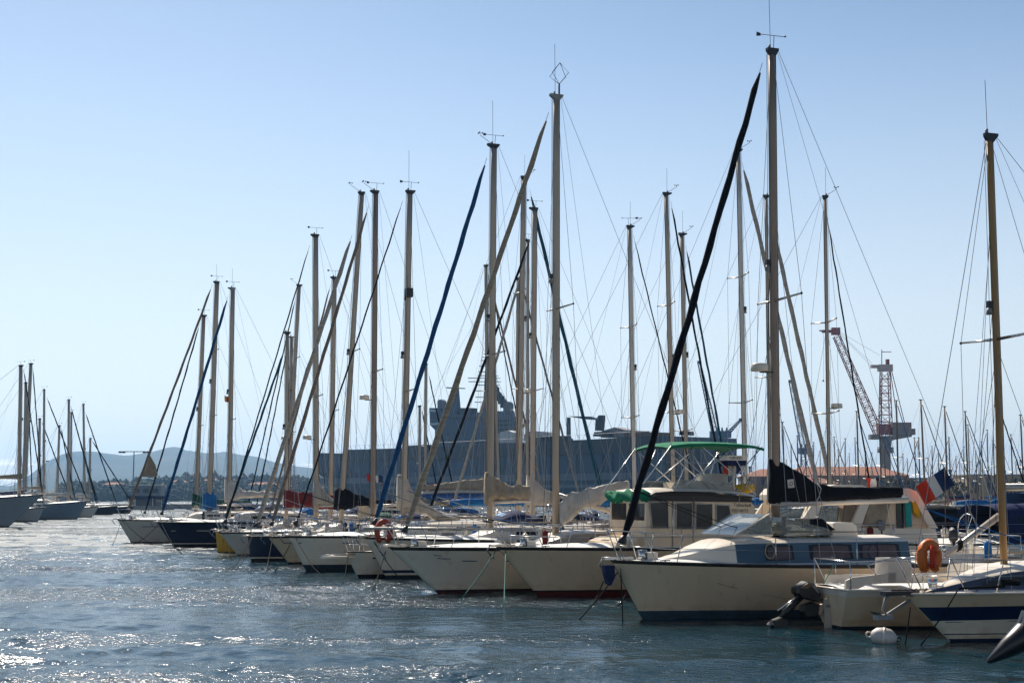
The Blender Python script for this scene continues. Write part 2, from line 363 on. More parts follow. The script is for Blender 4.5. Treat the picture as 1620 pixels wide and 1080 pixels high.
        for q in (-1, 1):
            for t in tt: T('stanchion', [s.sh(t, q, 0, .96), s.sh(t, q, hgt, .955)], .012, pm, s.root, 5)
            for hh in (hgt-.01, hgt*.52):
                T('lifeline', [s.sh(pul*.9, q, hh, .94)]+[s.sh(t, q, hh, .955) for t in tt]+[s.sh(push, q, hh, .95)], .0055, wire, s.root, 4)
    def rig(s, base, top, wpx, m=alu, fs=None, fsm=cbeige, fsw=4, fbase=None, spr=(.47,), sprl=.95, gear='vane', boom=None, backstay=True, furl=True, ftop=.97, sw=.007, square=False, radar=None):
        # base, top: photo measurements; fbase: foot of the forestay; widths in photo px
        z0 = s.dz(2)+.1
        hb = s.fr.hit(*base); ht = s.fr.hit(*top); d = (ht-hb)/(ht.z-hb.z)
        b0 = hb+d*(z0-hb.z); s.mx = b0.x; Zm = (s.fr.P+s.fr.u*b0.x).y; r = wpx/2.7/FPX*Zm; s.mr = r; s.b0 = b0; s.mt = ht; s.md = d; s.Zm = Zm
        mb = MB(); rows = []; pts = [0, .15, .5, .85, 1]; n = 10
        for f in pts:
            c = b0.lerp(ht, f); k = 1 if f < .8 else 1-.12*(f-.8)/.2
            rows.append([(c.x+1.25*r*k*math.cos(2*math.pi*j/n), c.y+.8*r*k*math.sin(2*math.pi*j/n), c.z) for j in range(n)])
        mb.grid(rows, m, True, True, True)
        mast = mb.build('mast', s.root); s.mast = mast
        tr = MB(); a_ = b0.lerp(ht, .12); b_ = ht.copy()      # luff track and halyards
        tr.tube([a_+Vector((1.25*r+.012, 0, 0)), b_+Vector((1.1*r+.012, 0, 0))], .014, dark, 4); tr.build('sail_track', mast)
        hl = MB()
        for k in (-1, 1): hl.tube([b0+Vector((-1.4*r-.02, k*.05, .9)), ht+Vector((-1.15*r-.03, k*.03, -.1))], .006, rope, 4)
        hl.build('halyard', mast)
        cap = MB(); c = ht; cm = rnd.choice((dark, dark, plast)); ov1, ov2 = rnd.uniform(.03, .16), rnd.uniform(.03, .12); cap.prism([(c.x-1.2*r-ov1, c.z+.05), (c.x+1.2*r+ov2, c.z+.05), (c.x+1.2*r+ov2, c.z+.0), (c.x+1.0*r, c.z-.14), (c.x-1.0*r, c.z-.10), (c.x-1.2*r-ov1, c.z-.01)], -.7*r, .7*r, cm); cap.tube([(c.x-.06, 0, c.z+.05), (c.x-.06, 0, c.z+.13)], .035, plast, 6); cap.build('masthead', mast)
        if 'vane' in gear:
            v = MB(); x = c.x+.05; z = c.z+.07
            v.tube([(x, 0, z), (x+.02, 0, z+.30)], .009, dark, 4); v.tube([(x-.34, .05, z+.32), (x+.30, -.05, z+.29)], .008, dark, 4)
            v.add([(x-.32, .05, z+.28), (x-.43, .07, z+.27), (x-.42, .07, z+.38), (x-.32, .05, z+.35)], [(0, 1, 2, 3)], dark)
            v.ball((x+.30, -.05, z+.30), .028, dark, 6, 4); v.build('wind_vane', mast)
        if 'cups' in gear:
            v = MB(); x = c.x-.1; z = c.z+.07; v.tube([(x, 0, z), (x-.42, 0, z+.26), (x-.42, 0, z+.34)], .009, dark, 4)
            for k in range(3): a = k*2.1; v.ball((x-.42+.08*math.cos(a), .08*math.sin(a), z+.34), .032, dark, 6, 4)
            v.build('anemometer', mast)
        if 'ant' in gear: T('antenna', [(c.x-.02, .03, c.z+.05), (c.x-.03, .03, c.z+1.15+.5*('long' in gear))], .007, dark, mast, 4)
        if 'cage' in gear:
            v = MB(); x, z = c.x+.1, c.z+.06; v.tube([(x, 0, z), (x, 0, z+.35)], .03, dark, 6)
            for k in range(4):
                a = math.pi/2*k+.5; v.tube([(x, 0, z+.33), (x+.36*math.cos(a), .36*math.sin(a), z+.62), (x+.03, 0, z+1.0)], .010, dark, 4)
            v.build('radar_reflector', mast)
        if rnd.random() < .5:
            q_ = b0.lerp(ht, rnd.uniform(.5, .62)); v = MB(); v.box((q_.x-1.3*r-.05, 0, q_.z), (.1, .09, .14), dark); v.tube([(q_.x-1.3*r-.06, 0, q_.z-.07), (q_.x-1.3*r-.06, 0, q_.z-.2)], [.05, .07], plast, 6); v.build('steaming_light', mast)
        if rnd.random() < .25 and not radar:
            q_ = b0.lerp(ht, rnd.uniform(.3, .4)); v = MB(); c0 = Vector((q_.x-1.3*r-.3, 0, q_.z)); v.tube([c0-Vector((0, 0, .09)), c0-Vector((0, 0, .08)), c0+Vector((0, 0, .08)), c0+Vector((0, 0, .11))], [.08, .21, .21, .1], white, 12); v.box((q_.x-1.3*r-.1, 0, q_.z-.1), (.35, .1, .03), dark); v.build('radar_dome', mast)
        hm = ht.z-b0.z; ch = s.B/2*.9; cx = b0.x+.25
        prev = None; tips = {}
        for f in spr:
            c = b0.lerp(ht, f); sl = sprl*(1-.25*(f-.3))
            for q in (-1, 1):
                tp = Vector((c.x+.14, q*sl, c.z+.06)); tips[(f, q)] = tp
                sb = MB(); sb.tube([(c.x, q*.5*r, c.z), tp], [.034, .022], aluw if m != goldm else steel, 6); sb.ball(tp, .035, dark, 6, 4); sb.build('spreader', mast)
        for q in (-1, 1):
            s.wire('shroud', [Vector((cx, q*ch, s.dz(cx, ch)))]+[tips[(f, q)] for f in spr]+[ht+Vector((0, q*r*.7, -.12))], sw)
            low = b0.lerp(ht, spr[0]-.015)
            s.wire('shroud', [Vector((cx+.45, q*ch*.97, s.dz(cx+.45, ch))), low], sw); 
            s.wire('shroud', [Vector((cx-.75, q*min(ch*.97, s.half(s.tx(cx-.75))-.05), s.dz(cx-.75, ch))), low+Vector((0, 0, -.15))], sw)
            if len(spr) > 1: s.wire('shroud', [tips[(spr[0], q)], b0.lerp(ht, spr[1]-.01)], sw)
        if backstay:
            e = s.sh(1, 0, .02); s.wire('backstay', [ht+Vector((.1+r, 0, 0)), e], sw)
        if fs is not None or furl is not None:
            fb_ = s.fr.hit(*fbase) if fbase else Vector((s.sh(0).x+.12, 0, s.fb+.25)); 
            foot = Vector((s.sh(0).x+.10, 0, s.fb+.05)) if not fbase else Vector((fb_.x, 0, s.fb+.03))
            tp = s.fr.hit(*fs) if fs else b0.lerp(ht, ftop)+Vector((-.12-r, 0, 0))
            s.wire('forestay', [foot, tp], sw*1.2)
            if furl:
                rr = fsw/2.2/FPX*Zm; pts = []; rs = []; nn = 26
                for k in range(nn+1):
                    f = k/nn; p = foot.lerp(tp, .04+.94*f); p = p+Vector((0, 0, 0))+Vector((.012*math.sin(k*1.7), .01*math.cos(k*2.3), -.02-.05*math.sin(math.pi*f)))
                    pts.append(p); rs.append(rr*(.35+.65*min(1, (1-f)*22))*(1.0-.14*f)*(1+.09*math.sin(k*2.1+s.L*5)+.06*rnd.uniform(-1, 1))*(.55 if k == 0 else 1))
                T('furled_sail', pts, rs, roll(fsm), s.root, 9)
                dr = MB(); p = foot.lerp(tp, .03); dr.tube([p, p+(tp-foot).normalized()*.08, p+(tp-foot).normalized()*.2], [.10, .10, .04], dark, 10); dr.build('furling_drum', s.root)
        if boom:
            x1, zb, rb = boom[0], boom[1], boom[2] if len(boom) > 2 else .06; z1 = boom[3] if len(boom) > 3 else zb+.05; s.boom_ = (b0.x+1.3*r, x1, zb, z1, rb)
            bm = MB(); bm.tube([(b0.x+1.2*r, 0, zb), (x1, 0, z1)], rb, aluw, 8); bm.build('boom', s.root)
            s.wire('topping_lift', [Vector((x1, 0, z1+.03)), ht+Vector((.15, 0, -.02))], .005)
            s.wire('mainsheet', [Vector((x1-.6, 0, z1-rb)), Vector((x1-.4, 0, s.dz(x1)+.25))], .010)
        if radar: 
            p = s.fr.hit(*radar); rd = MB(); rd.tube([(p.x-.1, 0, p.z-.12), (p.x-.1, 0, p.z-.10), (p.x-.1, 0, p.z+.10), (p.x-.1, 0, p.z+.13)], [.1, .22, .22, .12], cgrey, 12); rd.box((p.x+.05, 0, p.z-.13), (.3, .12, .04), dark); rd.build('radar_dome', mast)
    def wire(s, name, pts, r=.007): return T(name, pts, r, wire, s.root, 4)
    def cover(s, prof, m, wdt=.16, name='sail_cover', amp=.02, seed=0, mast_wrap=True):
        # prof: list of (x, zbottom, ztop)
        rows = []; n = 14; P = []
        for i in range(len(prof)-1):
            for k in range(6): P.append([lerp(prof[i][j], prof[i+1][j], k/6) for j in range(3)])
        P.append(list(prof[-1]))
        for i, (x, a, b) in enumerate(P):
            ring = []; c = (a+b)/2; hh = (b-a)/2; wd = wdt*(1 if i > 3 else .8+.07*i)*(1-.35*i/len(P))
            for j in range(n):
                an = 2*math.pi*j/n; q = noise.noise(Vector((x*2.4+seed, math.cos(an)*1.3, math.sin(an)*1.8+seed)))*amp*2.2+noise.noise(Vector((x*9+seed, an*.6, 3+seed)))*amp*.9
                yy = wd*math.cos(an)*(1-.35*math.sin(an)); zz = hh*math.sin(an)
                ring.append((x, yy+q*math.cos(an)*1.2, c+zz+q*math.sin(an)))
            rows.append(ring)
        return MB().grid(rows, m, True, True, True).build(name, s.root)
    def cover_px(s, pts, m, wdt=.16, **k):      # pts: (px, y_top, y_bottom)
        pr = [(s.fr.hit(p[0], p[1]).x, s.fr.hit(p[0], p[2]).z, s.fr.hit(p[0], p[1]).z) for p in pts]
        return s.cover(pr, m, wdt, **k)
    def mooring(s, pts, m=rope, r=.016, frm=None):
        a = frm or s.sh(.02, 0, .03); b = s.fr.wat(*pts)+Vector((0, 0, -.15)); mid = a.lerp(b, .5)+Vector((0, 0, -.03*(a-b).length))
        T('mooring_line', [a, a.lerp(mid, .5)+Vector((0, 0, -.02)), mid, mid.lerp(b, .5)+Vector((0, 0, -.0)), b], r, m, s.root, 5)
    def flag(s, x, y, z, w_, h_, cols=(fblue, fwhite, fred), staff=1.0, droop=.25, name='ensign', ang=0, tiltx=.2):
        st = MB().tube([(x, y, z-staff), (x+tiltx, y, z+.05)], .014, teak, 5).build('flagstaff', s.root)
        mb = MB(); n = 15; 
        for c in range(len(cols)):
            rows = []
            for k in range(n//len(cols)+1):
                i = c*(n//len(cols))+k; f = i/n
                rows.append([(x+tiltx+w_*f*math.cos(ang), y+w_*f*math.sin(ang)*.5+.05*math.sin(f*9+v*3), z-v*h_-droop*f*w_+.03*math.sin(f*8)) for v in (0, .25, .5, .75, 1)])
            mb.grid(rows, cols[c], True)
        mb.build(name, st)
    def fender(s, t, m=cnavy, ln=.6, r=.12, side=None, drop=.25):
        side = side or s.nside; p = s.hp(t, s.sheer(t)-drop-ln*.5, side, r+.01); mb = MB()
        mb.tube([p+Vector((0, 0, q)) for q in (ln/2+.08, ln/2, ln*.36, -ln*.36, -ln/2+.02, -ln/2)], [.02, .05, r, r, r*.6, .02], m, 12); f = mb.build('fender', s.root)
        T('fender_rope', [p+Vector((0, 0, ln/2+.05)), s.sh(t, side, .02, 1.0), s.sh(t, side, .55, .96)], .008, rope, f, 4)
    def clutter(s, anchor=True, seed=0, hatch=True):
        q = random.Random(seed); 
        if anchor:
            a = MB(); x = s.sh(0).x; z = s.fb+.04
            a.box((x+.15, 0, z+.02), (.7, .12, .06), steel); a.tube([(x-.25, 0, z+.03), (x+.4, 0, z+.05)], .02, steel, 5)
            a.tube([(x-.22, 0, z+.03), (x-.3, 0, z-.12), (x-.16, 0, z-.26)], .024, plast, 5); a.add([(x-.3, -.02, z-.10), (x-.16, -.17, z-.28), (x-.08, 0, z-.36), (x-.16, .17, z-.28)], [(0, 1, 2), (0, 2, 3)], plast)
            a.build('anchor', s.root)
            wl = MB(); wl.tube([(x+.75, 0, z), (x+.75, 0, z+.09), (x+.75, 0, z+.2)], [.13, .08, .11], steel, 10); wl.box((x+.95, .02, z+.06), (.25, .28, .16), white); wl.build('windlass', s.root)
        if hatch:
            x = s.L*.2; h = MB(); h.box((x, 0, s.dz(x)+.04), (.5, .5, .07), plast); h.box((x, 0, s.dz(x)+.08), (.4, .4, .015), glass); h.build('foredeck_hatch', s.root)
        cl = MB()
        for t in (.1, .5, .94):
            for sd in (-1, 1):
                p = s.sh(t, sd, .06, .9); cl.tube([p+Vector((-.12, 0, 0)), p+Vector((.12, 0, 0))], .016, steel, 5); cl.tube([p+Vector((0, 0, -.07)), p], .02, steel, 5)
        cl.build('cleat', s.root)
        for k in range(2):
            x = s.L*(.34+.4*k); y = q.uniform(-.3, .3)*s.B*.4; c = MB(); pts = [(x+(.14+.005*i)*math.cos(i*.7), y+(.14+.005*i)*math.sin(i*.7), s.dz(x, y)+.03+.004*i+(s.cab[2]*1.05 if hasattr(s, 'cab') and s.cab[0] < x < s.cab[1] else 0)) for i in range(20)]
            c.tube(pts, .016, q.choice([rope, cwhite, cblue, cwhite]), 5); c.build('rope_coil', s.root)
        if hasattr(s, 'mx'):
            for k in range(4):
                a = s.b0.lerp(s.mt, q.uniform(.25, .9)); yy = q.uniform(-.8, .8); T('halyard', [a, Vector((s.mx+q.uniform(-1.2, .8), yy, s.dz(s.mx, yy)+.1))], .006, q.choice([rope, wire, cwhite]), s.root, 4)
            f0 = Vector((s.sh(0).x+.5, 0, s.fb+1.6)); 
            for sd in (-1, 1): e = s.sh(.8, sd, .1, .8); T('jib_sheet', [f0, f0.lerp(e, .3)+Vector((0, 0, -.35)), f0.lerp(e, .7)+Vector((0, 0, -.25)), e], .009, q.choice([rope, cwhite, cblue]), s.root, 4)
        for k in range(5):        # gear tied along the rails
            t = q.uniform(.3, .93); sd = q.choice((-1, 1)); p = s.sh(t, sd, .3, .93); m = q.choice([cwhite, cwhite, cnavy, cgrey, dark, cblue, ctan, cred]); mb = MB(); kind = q.random()
            if kind < .5: mb.tube([p+Vector((0, 0, .22)), p+Vector((0, 0, .16)), p+Vector((.01, 0, -.22)), p+Vector((0, 0, -.28))], [.03, .09, .09, .03], m, 8); mb.build('stowed_fender', s.root)
            elif kind < .8: mb.tube([p+Vector((.13*math.cos(a), 0, .02+.17*math.sin(a))) for a in [i*.6 for i in range(22)]], .014, m, 4); mb.build('hanging_rope', s.root)
            else: mb.box(p+Vector((0, -.1*sd, .02)), (.42, .2, .34), m); mb.tube([p+Vector((-.1, -.1*sd, .19)), p+Vector((.1, -.1*sd, .19))], .02, dark, 4); mb.build('rail_bag', s.root)
        x = s.L*.86; sd = q.choice((-1, 1)); ob = MB(); p = s.sh(.97, sd, .45, .8); ob.tube([p+Vector((.02, 0, .28)), p+Vector((0, 0, .24)), p+Vector((0, 0, .02)), p+Vector((0, 0, -.02))], [.06, .12, .11, .05], q.choice([dark, white, cgrey]), 8); ob.tube([p, p+Vector((.05, 0, -.5))], .04, dark, 6); ob.build('stowed_outboard', s.root)
        if q.random() < .55: s.hood(s.L*.70, s.B*.28, .55, q.choice([cnavy, cblue, cgrey, cnavy, cdgreen])) if s.root.name.startswith('sailboat') else None
        v = MB(); x = s.L*.28; v.tube([(x, .35, s.dz(x, .35)), (x, .35, s.dz(x, .35)+.16), (x-.1, .35, s.dz(x, .35)+.24)], [.05, .06, .085], white, 8); v.build('ventilator', s.root)

# ---------------------------------------------------------------- water: one sheet with real waves near the camera
def make_water():
    ys = [-300, -120, -60, -25, -8]; y = 0.0
    while y < 17: ys.append(y); y += 1.0
    while y < 130: ys.append(y); y += max(.07, .0052*y)
    while y < 5600: ys.append(y); y *= 1.1
    ys = np.array(ys); nx = 560
    u = np.linspace(-1, 1, nx); 
    hw = np.maximum(70, .43*np.abs(ys)+4); hwn = np.where(ys < 17, 70, np.where(ys < 130, .43*ys+4, .6*ys+4))
    # fan of columns: dense in front of the camera, the outermost columns reach far to the sides
    X = np.outer(hwn, u); X[:, 0] = -np.clip(ys*1.6, 400, 8800); X[:, -1] = np.clip(ys*1.6, 400, 8800)
    X[:, 1] = -np.maximum(80, hwn*1.3); X[:, -2] = np.maximum(80, hwn*1.3); X = np.sort(X, axis=1)
    Y = np.repeat(ys[:, None], nx, axis=1); Z = np.zeros_like(X); rg = np.random.RandomState(3)
    for k in range(72):
        lam = .30*(14 ** (k/71.0)); th = rg.normal(-1.7, .7); ph = rg.uniform(0, 6.28)
        a = .0118*lam**.95/(1+lam*.30)
        kx, ky = math.cos(th)*2*math.pi/lam, math.sin(th)*2*math.pi/lam
        s_ = np.sin(kx*X+ky*Y+ph+.6*np.sin(.21*X+.13*Y+k)); Z += a*(s_+.25*np.cos(2*(kx*X+ky*Y+ph)))
    patch = .70+.30*np.sin(.23*Y+1.1*np.sin(.09*X+.5))*np.cos(.05*X+.11*Y)
    fade = np.clip((150-Y)/110, 0, 1)*np.clip(.62+(Y-25)/90, .62, 1)*np.clip((Y-12)/8, 0, 1)*np.clip((.46*Y+6-np.abs(X))/3, 0, 1)
    lee = .5+.5*np.clip((2.87-.478*(Y-31.5)-3-X)/13, 0, 1)
    Z *= fade*patch*lee
    V = np.stack([X, Y, Z], -1).reshape(-1, 3); n = len(ys)
    i = np.arange(n-1)[:, None]*nx+np.arange(nx-1)[None, :]
    F = np.stack([i, i+1, i+nx+1, i+nx], -1).reshape(-1, 4)
    me = bpy.data.meshes.new('water'); me.vertices.add(len(V)); me.vertices.foreach_set('co', V.ravel())
    me.loops.add(F.size); me.loops.foreach_set('vertex_index', F.ravel()); me.polygons.add(len(F)); me.polygons.foreach_set('loop_start', np.arange(0, F.size, 4))
    me.update(calc_edges=True); me.polygons.foreach_set('use_smooth', [True]*len(F)); me.update()
    m = bpy.data.materials.new('harbour water'); m.use_nodes = True; t = m.node_tree; b = t.nodes['Principled BSDF']
    b.inputs['Base Color'].default_value = (.002, .027, .040, 1); b.inputs['Roughness'].default_value = .085; b.inputs['IOR'].default_value = 1.33
    tcn = t.nodes.new('ShaderNodeNewGeometry'); prev = None
    patchn = t.nodes.new('ShaderNodeTexNoise'); mpn = t.nodes.new('ShaderNodeMapping'); mpn.inputs['Scale'].default_value = (.045, .17, 1); t.links.new(tcn.outputs['Position'], mpn.inputs[0]); t.links.new(mpn.outputs[0], patchn.inputs['Vector']); patchn.inputs['Scale'].default_value = 1; patchn.inputs['Detail'].default_value = 3
    mr = t.nodes.new('ShaderNodeMapRange'); mr.inputs[1].default_value = .46; mr.inputs[2].default_value = .60; mr.inputs[3].default_value = .35; mr.inputs[4].default_value = 1.6; t.links.new(patchn.outputs['Fac'], mr.inputs[0])
    sy = t.nodes.new('ShaderNodeSeparateXYZ'); t.links.new(tcn.outputs['Position'], sy.inputs[0]); sh_ = t.nodes.new('ShaderNodeMapRange'); t.links.new(sy.outputs['Y'], sh_.inputs[0])
    for i_, v_ in ((1, 22), (2, 62), (3, .5), (4, 1.15)): sh_.inputs[i_].default_value = v_
    s2_ = t.nodes.new('ShaderNodeMapRange'); t.links.new(sy.outputs['Y'], s2_.inputs[0])
    for i_, v_ in ((1, 75), (2, 125), (3, 0), (4, 1.1)): s2_.inputs[i_].default_value = v_
    rn_ = t.nodes.new('ShaderNodeTexNoise'); rn_.inputs['Scale'].default_value = 1; rn_.inputs['Detail'].default_value = 4; mr_ = t.nodes.new('ShaderNodeMapping'); mr_.inputs['Scale'].default_value = (.9, .35, 1); t.links.new(tcn.outputs['Position'], mr_.inputs[0]); t.links.new(mr_.outputs[0], rn_.inputs['Vector'])
    rr_ = t.nodes.new('ShaderNodeMapRange'); t.links.new(rn_.outputs['Fac'], rr_.inputs[0])
    for i_, v_ in ((1, .36), (2, .56), (3, .06), (4, .56)): rr_.inputs[i_].default_value = v_
    rf_ = t.nodes.new('ShaderNodeMapRange'); t.links.new(sy.outputs['Y'], rf_.inputs[0]); t.links.new(rr_.outputs[0], rf_.inputs[4])
    for i_, v_ in ((1, 60), (2, 92), (3, .085)): rf_.inputs[i_].default_value = v_
    t.links.new(rf_.outputs[0], b.inputs['Roughness'])
    ad_ = t.nodes.new('ShaderNodeMath'); t.links.new(sh_.outputs[0], ad_.inputs[0]); t.links.new(s2_.outputs[0], ad_.inputs[1])
    mm_ = t.nodes.new('ShaderNodeMath'); mm_.operation = 'MULTIPLY'; t.links.new(mr.outputs[0], mm_.inputs[0]); t.links.new(ad_.outputs[0], mm_.inputs[1])
    for sc, dist, st in ((3.0, .15, 1.0), (10, .045, 1.0)):
        mm = t.nodes.new('ShaderNodeMapping'); mm.inputs['Scale'].default_value = (sc*.7, sc, sc); mm.inputs['Rotation'].default_value = (0, 0, .35)
        t.links.new(tcn.outputs['Position'], mm.inputs[0]); nn = t.nodes.new('ShaderNodeTexNoise'); nn.inputs['Scale'].default_value = 1; nn.inputs['Detail'].default_value = 4; nn.inputs['Roughness'].default_value = .55
        t.links.new(mm.outputs[0], nn.inputs['Vector']); bp = t.nodes.new('ShaderNodeBump'); bp.inputs['Distance'].default_value = dist; bp.inputs['Strength'].default_value = 1
        ml = t.nodes.new('ShaderNodeMath'); ml.operation = 'MULTIPLY'; ml.inputs[1].default_value = st; t.links.new(mm_.outputs[0], ml.inputs[0]); t.links.new(ml.outputs[0], bp.inputs['Strength'])
        t.links.new(nn.outputs['Fac'], bp.inputs['Height'])
        if prev: t.links.new(prev, bp.inputs['Normal'])
        prev = bp.outputs[0]
    t.links.new(prev, b.inputs['Normal'])
    me.materials.append(m); o = bpy.data.objects.new('water', me); C.objects.link(o); tag(o, kind='structure')
make_water()
sb = MB(); sb.grid([[(-8900, -450, -6), (8900, -450, -6)], [(-8900, 5700, -6), (8900, 5700, -6)]], mat('seabed silt', (.06, .07, .06), .9), False); tag(sb.build('seabed'), kind='structure')

# ---------------------------------------------------------------- far hills (left), wooded shore, quays
def terrain(name, prof, Y, depth, base, m, nx=150, ny=34, rough=1.0, skirt=400, seed=0, kind='structure'):
    xs = [at(p[0], HOR, Y).x for p in prof]; hs = [max(0, at(p[0], p[1], Y).z) for p in prof]; rows = []
    x0, x1 = xs[0], xs[-1]
    for j in range(ny+1):
        f = j/ny; row = []; y = Y-depth+2*depth*f
        for i in range(nx+1):
            x = lerp(x0, x1, i/nx); h = float(np.interp(x, xs, hs)); q = 1-abs(2*f-1); q = q**.8
            d = noise.noise(Vector((x*4/depth+seed, y*4/depth, seed)))*.5+noise.noise(Vector((x*11/depth, y*11/depth, 5+seed)))*.22+noise.noise(Vector((x*30/depth, y*30/depth, 9+seed)))*.10
            z = h*q*(1+rough*d*.9*(1-q*.85)) if f < .5 else h*q
            row.append((x*(1+(y-Y)/Y*.9), y, z-1.0*(1 if q < .02 else 0)+base))
        rows.append(row)
    return tag(MB().grid(rows, m, True).build(name), kind=kind)
hillm = mat('forested hillside', (.045, .07, .05), .95, 0, .25, .004, .6, (1, 1, 1), (.10, .095, .07), .1, .02)
terrain('hills', [(-420, 770), (-200, 760), (-60, 768), (20, 768), (45, 752), (75, 728), (100, 718), (125, 714), (150, 715), (175, 720), (200, 722), (215, 721), (235, 716), (255, 712), (272, 709), (282, 708), (292, 713), (315, 719), (345, 719), (358, 718), (380, 722), (410, 726), (440, 733), (470, 738), (500, 741), (560, 748), (640, 756), (760, 766), (900, 778)], 4200, 1300, 0, hillm, rough=1.3)
shorem = mat('scrubby shore', (.05, .06, .035), .95, 0, .3, .05, .5)
SH = [(-300, 778), (60, 777), (130, 774), (160, 772), (200, 771), (240, 767), (290, 764), (340, 763), (390, 763), (430, 764), (470, 765), (520, 766), (600, 769), (700, 772), (820, 778)]
terrain('wooded_shore', SH, 1350, 420, .2, shorem, nx=110, ny=20, rough=.5, seed=4)
def shore_z(x, y):
    Y, depth = 1350, 420; xx = x/(1+(y-Y)/Y*.9); xs = [at(p[0], HOR, Y).x for p in SH]; hs = [at(p[0], p[1], Y).z for p in SH]
    f = (y-Y+depth)/(2*depth); q = max(0, 1-abs(2*f-1))**.8; return float(np.interp(xx, xs, hs))*q
def wood():
    mb = MB(); q = random.Random(5); g = [mat('dark tree foliage', (.035, .055, .022), .9, 0, .3, .3), mat('olive tree foliage', (.07, .085, .035), .9, 0, .3, .3), mat('pine foliage', (.022, .042, .022), .9, 0, .3, .3)]
    for k in range(7000):
        y = 1350-400*(q.random()**.7); px = q.uniform(95, 720); x = at(px, HOR, y).x; z = shore_z(x, y); r = q.uniform(1.5, 3.3)*(1+.4*(q.random() < .06)); h = r*q.uniform(.8, 1.6)
        rows = []; nu, nv = 7, 4
        for i in range(nv+1):
            a = math.pi*i/nv; rows.append([(x+r*math.sin(a)*math.cos(6.283*j/nu)*q.uniform(.65, 1.25), y+r*math.sin(a)*math.sin(6.283*j/nu)*q.uniform(.7, 1.2), z+h*.8+h*math.cos(a)*q.uniform(.75, 1.2)) for j in range(nu)])
        mb.grid(rows, g[0 if q.random() < .5 else q.choice((1, 2))], False, True)
    tag(mb.build('wood'), 'dark wood covering the low shore in front of the blue hills', 'wood', kind='stuff')
wood()
wallm = mat('cream house wall', (.50, .44, .36), .9, 0, .1, .4); roofm = mat('terracotta roof tiles', (.42, .17, .09), .9, 0, .22, .5, .3, (1, 1, 1), (.28, .13, .08)); shut = mat('dark window', (.03, .035, .04), .4)
def house(px, py, Y, w_, d_, h, label, rh=1.6, wm=None, nwin=3, cat='house', name='house', z=None, storeys=1, grp=None):
    z = at(px, py, Y).z-h if z is None else z; P = Vector((at(px, HOR, Y).x, Y, z)); t = thing(name, label, cat, P, R(rnd.uniform(-12, 12)) if name == 'house' else 0, grp)
    MB().box((0, 0, h/2-1), (w_, d_, h+2), wm or wallm).build('wall', t)
    rf = MB(); e = .5; a = [(-w_/2-e, -d_/2-e, h), (w_/2+e, -d_/2-e, h), (w_/2+e, d_/2+e, h), (-w_/2-e, d_/2+e, h)]; rl = max(.5, w_/2-d_/2*.9)
    rf.add(a+[(-rl, 0, h+rh), (rl, 0, h+rh)], [(0, 1, 5, 4), (1, 2, 5), (2, 3, 4, 5), (3, 0, 4), (0, 1, 2, 3)], roofm); rf.build('roof', t)
    for s_ in range(storeys):
        for k in range(nwin):
            x = lerp(-w_/2, w_/2, (k+.5)/nwin); zz = h*(s_+.55)/storeys
            MB().box((x, -d_/2-.02, zz), (w_/nwin*.35, .12, h/storeys*.42), shut).build('window', t)
    return t
hl = ['pale house with terracotta roof lowest on the left of the wooded shore', 'long pale house under the highest part of the blue hill', 'small cream house half hidden by trees above the harbour hut', 'white house on the crest of the wooded shore behind the third mast', 'cream house with orange roof right of the dark blue furled sail', 'broad pale villa on the wood crest left of the grey ship', 'little house among pines at the foot of the wooded shore', 'white villa close to the bow of the grey ship']
for (px, py, Y, w_), lb in zip([(181, 766, 1060, 15), (340, 760, 1130, 20), (283, 762, 1090, 12), (365, 761, 1120, 18), (372, 773, 985, 12), (416, 766, 1040, 20), (418, 779, 955, 9), (452, 770, 1030, 14)], hl):
    house(px, py, Y, w_, 9, 5, lb, grp='houses on the wooded shore')
# low breakwater and land
q = MB(); q.box((at(330, HOR, 345).x, 348, .1), (118, 8, 2.2), conc); tag(q.build('breakwater'), kind='structure')
q = MB(); q.box((at(1950, HOR, 420).x+90, 500, .3), (480, 260, 1.9), conc); tag(q.build('quay'), kind='structure')
# harbour hut
def hut():
    P = at(233, HOR, 322); P.z = 0; t = thing('harbour_hut', 'low harbour hut with dark blue roof and glazed front on the breakwater', 'hut', P); k = 322/FPX
    q = MB(); q.box((0, 0, .35), (10.5, 7, 1.1), conc); q.build('float', t)
    q = MB(); q.box((0, 0, 2.75), (8.4, 4.4, .55), cnavy); q.box((0, 0, 3.05), (8.8, 4.8, .12), cnavy); q.build('roof', t)
    q = MB(); q.box((0, .6, 1.7), (7.6, 3.0, 1.7), mat('hut wall', (.12, .13, .14), .6)); q.build('wall', t)
    for x in (-3.7, -2.2, 1.7, 3.7):
        q = MB(); q.box((x, -1.9, 1.65), (.16, .16, 1.8), white); q.build('post', t)
    for x in (-2.95, 2.7): q = MB(); q.box((x, -.96, 1.75), (1.0, .1, 1.2), glassc); q.build('window', t)
    t = thing('rooftop_cabin', 'grey office cabin standing behind the dark blue hut roof', 'cabin', at(234, HOR, 346)*1, 0); t.location.z = 1.1
    q = MB(); q.box((0, 0, 2.2), (7, 4, 4.6), mat('office wall', (.22, .25, .28), .7)); q.build('wall', t)
    q = MB(); q.box((0, 0, 4.6), (7.4, 4.4, .2), white); q.build('roof', t)
    for x in (-2.2, 0, 2.2): q = MB(); q.box((x, -2.03, 3.3), (1.3, .1, 1.0), shut); q.build('window', t)
hut()
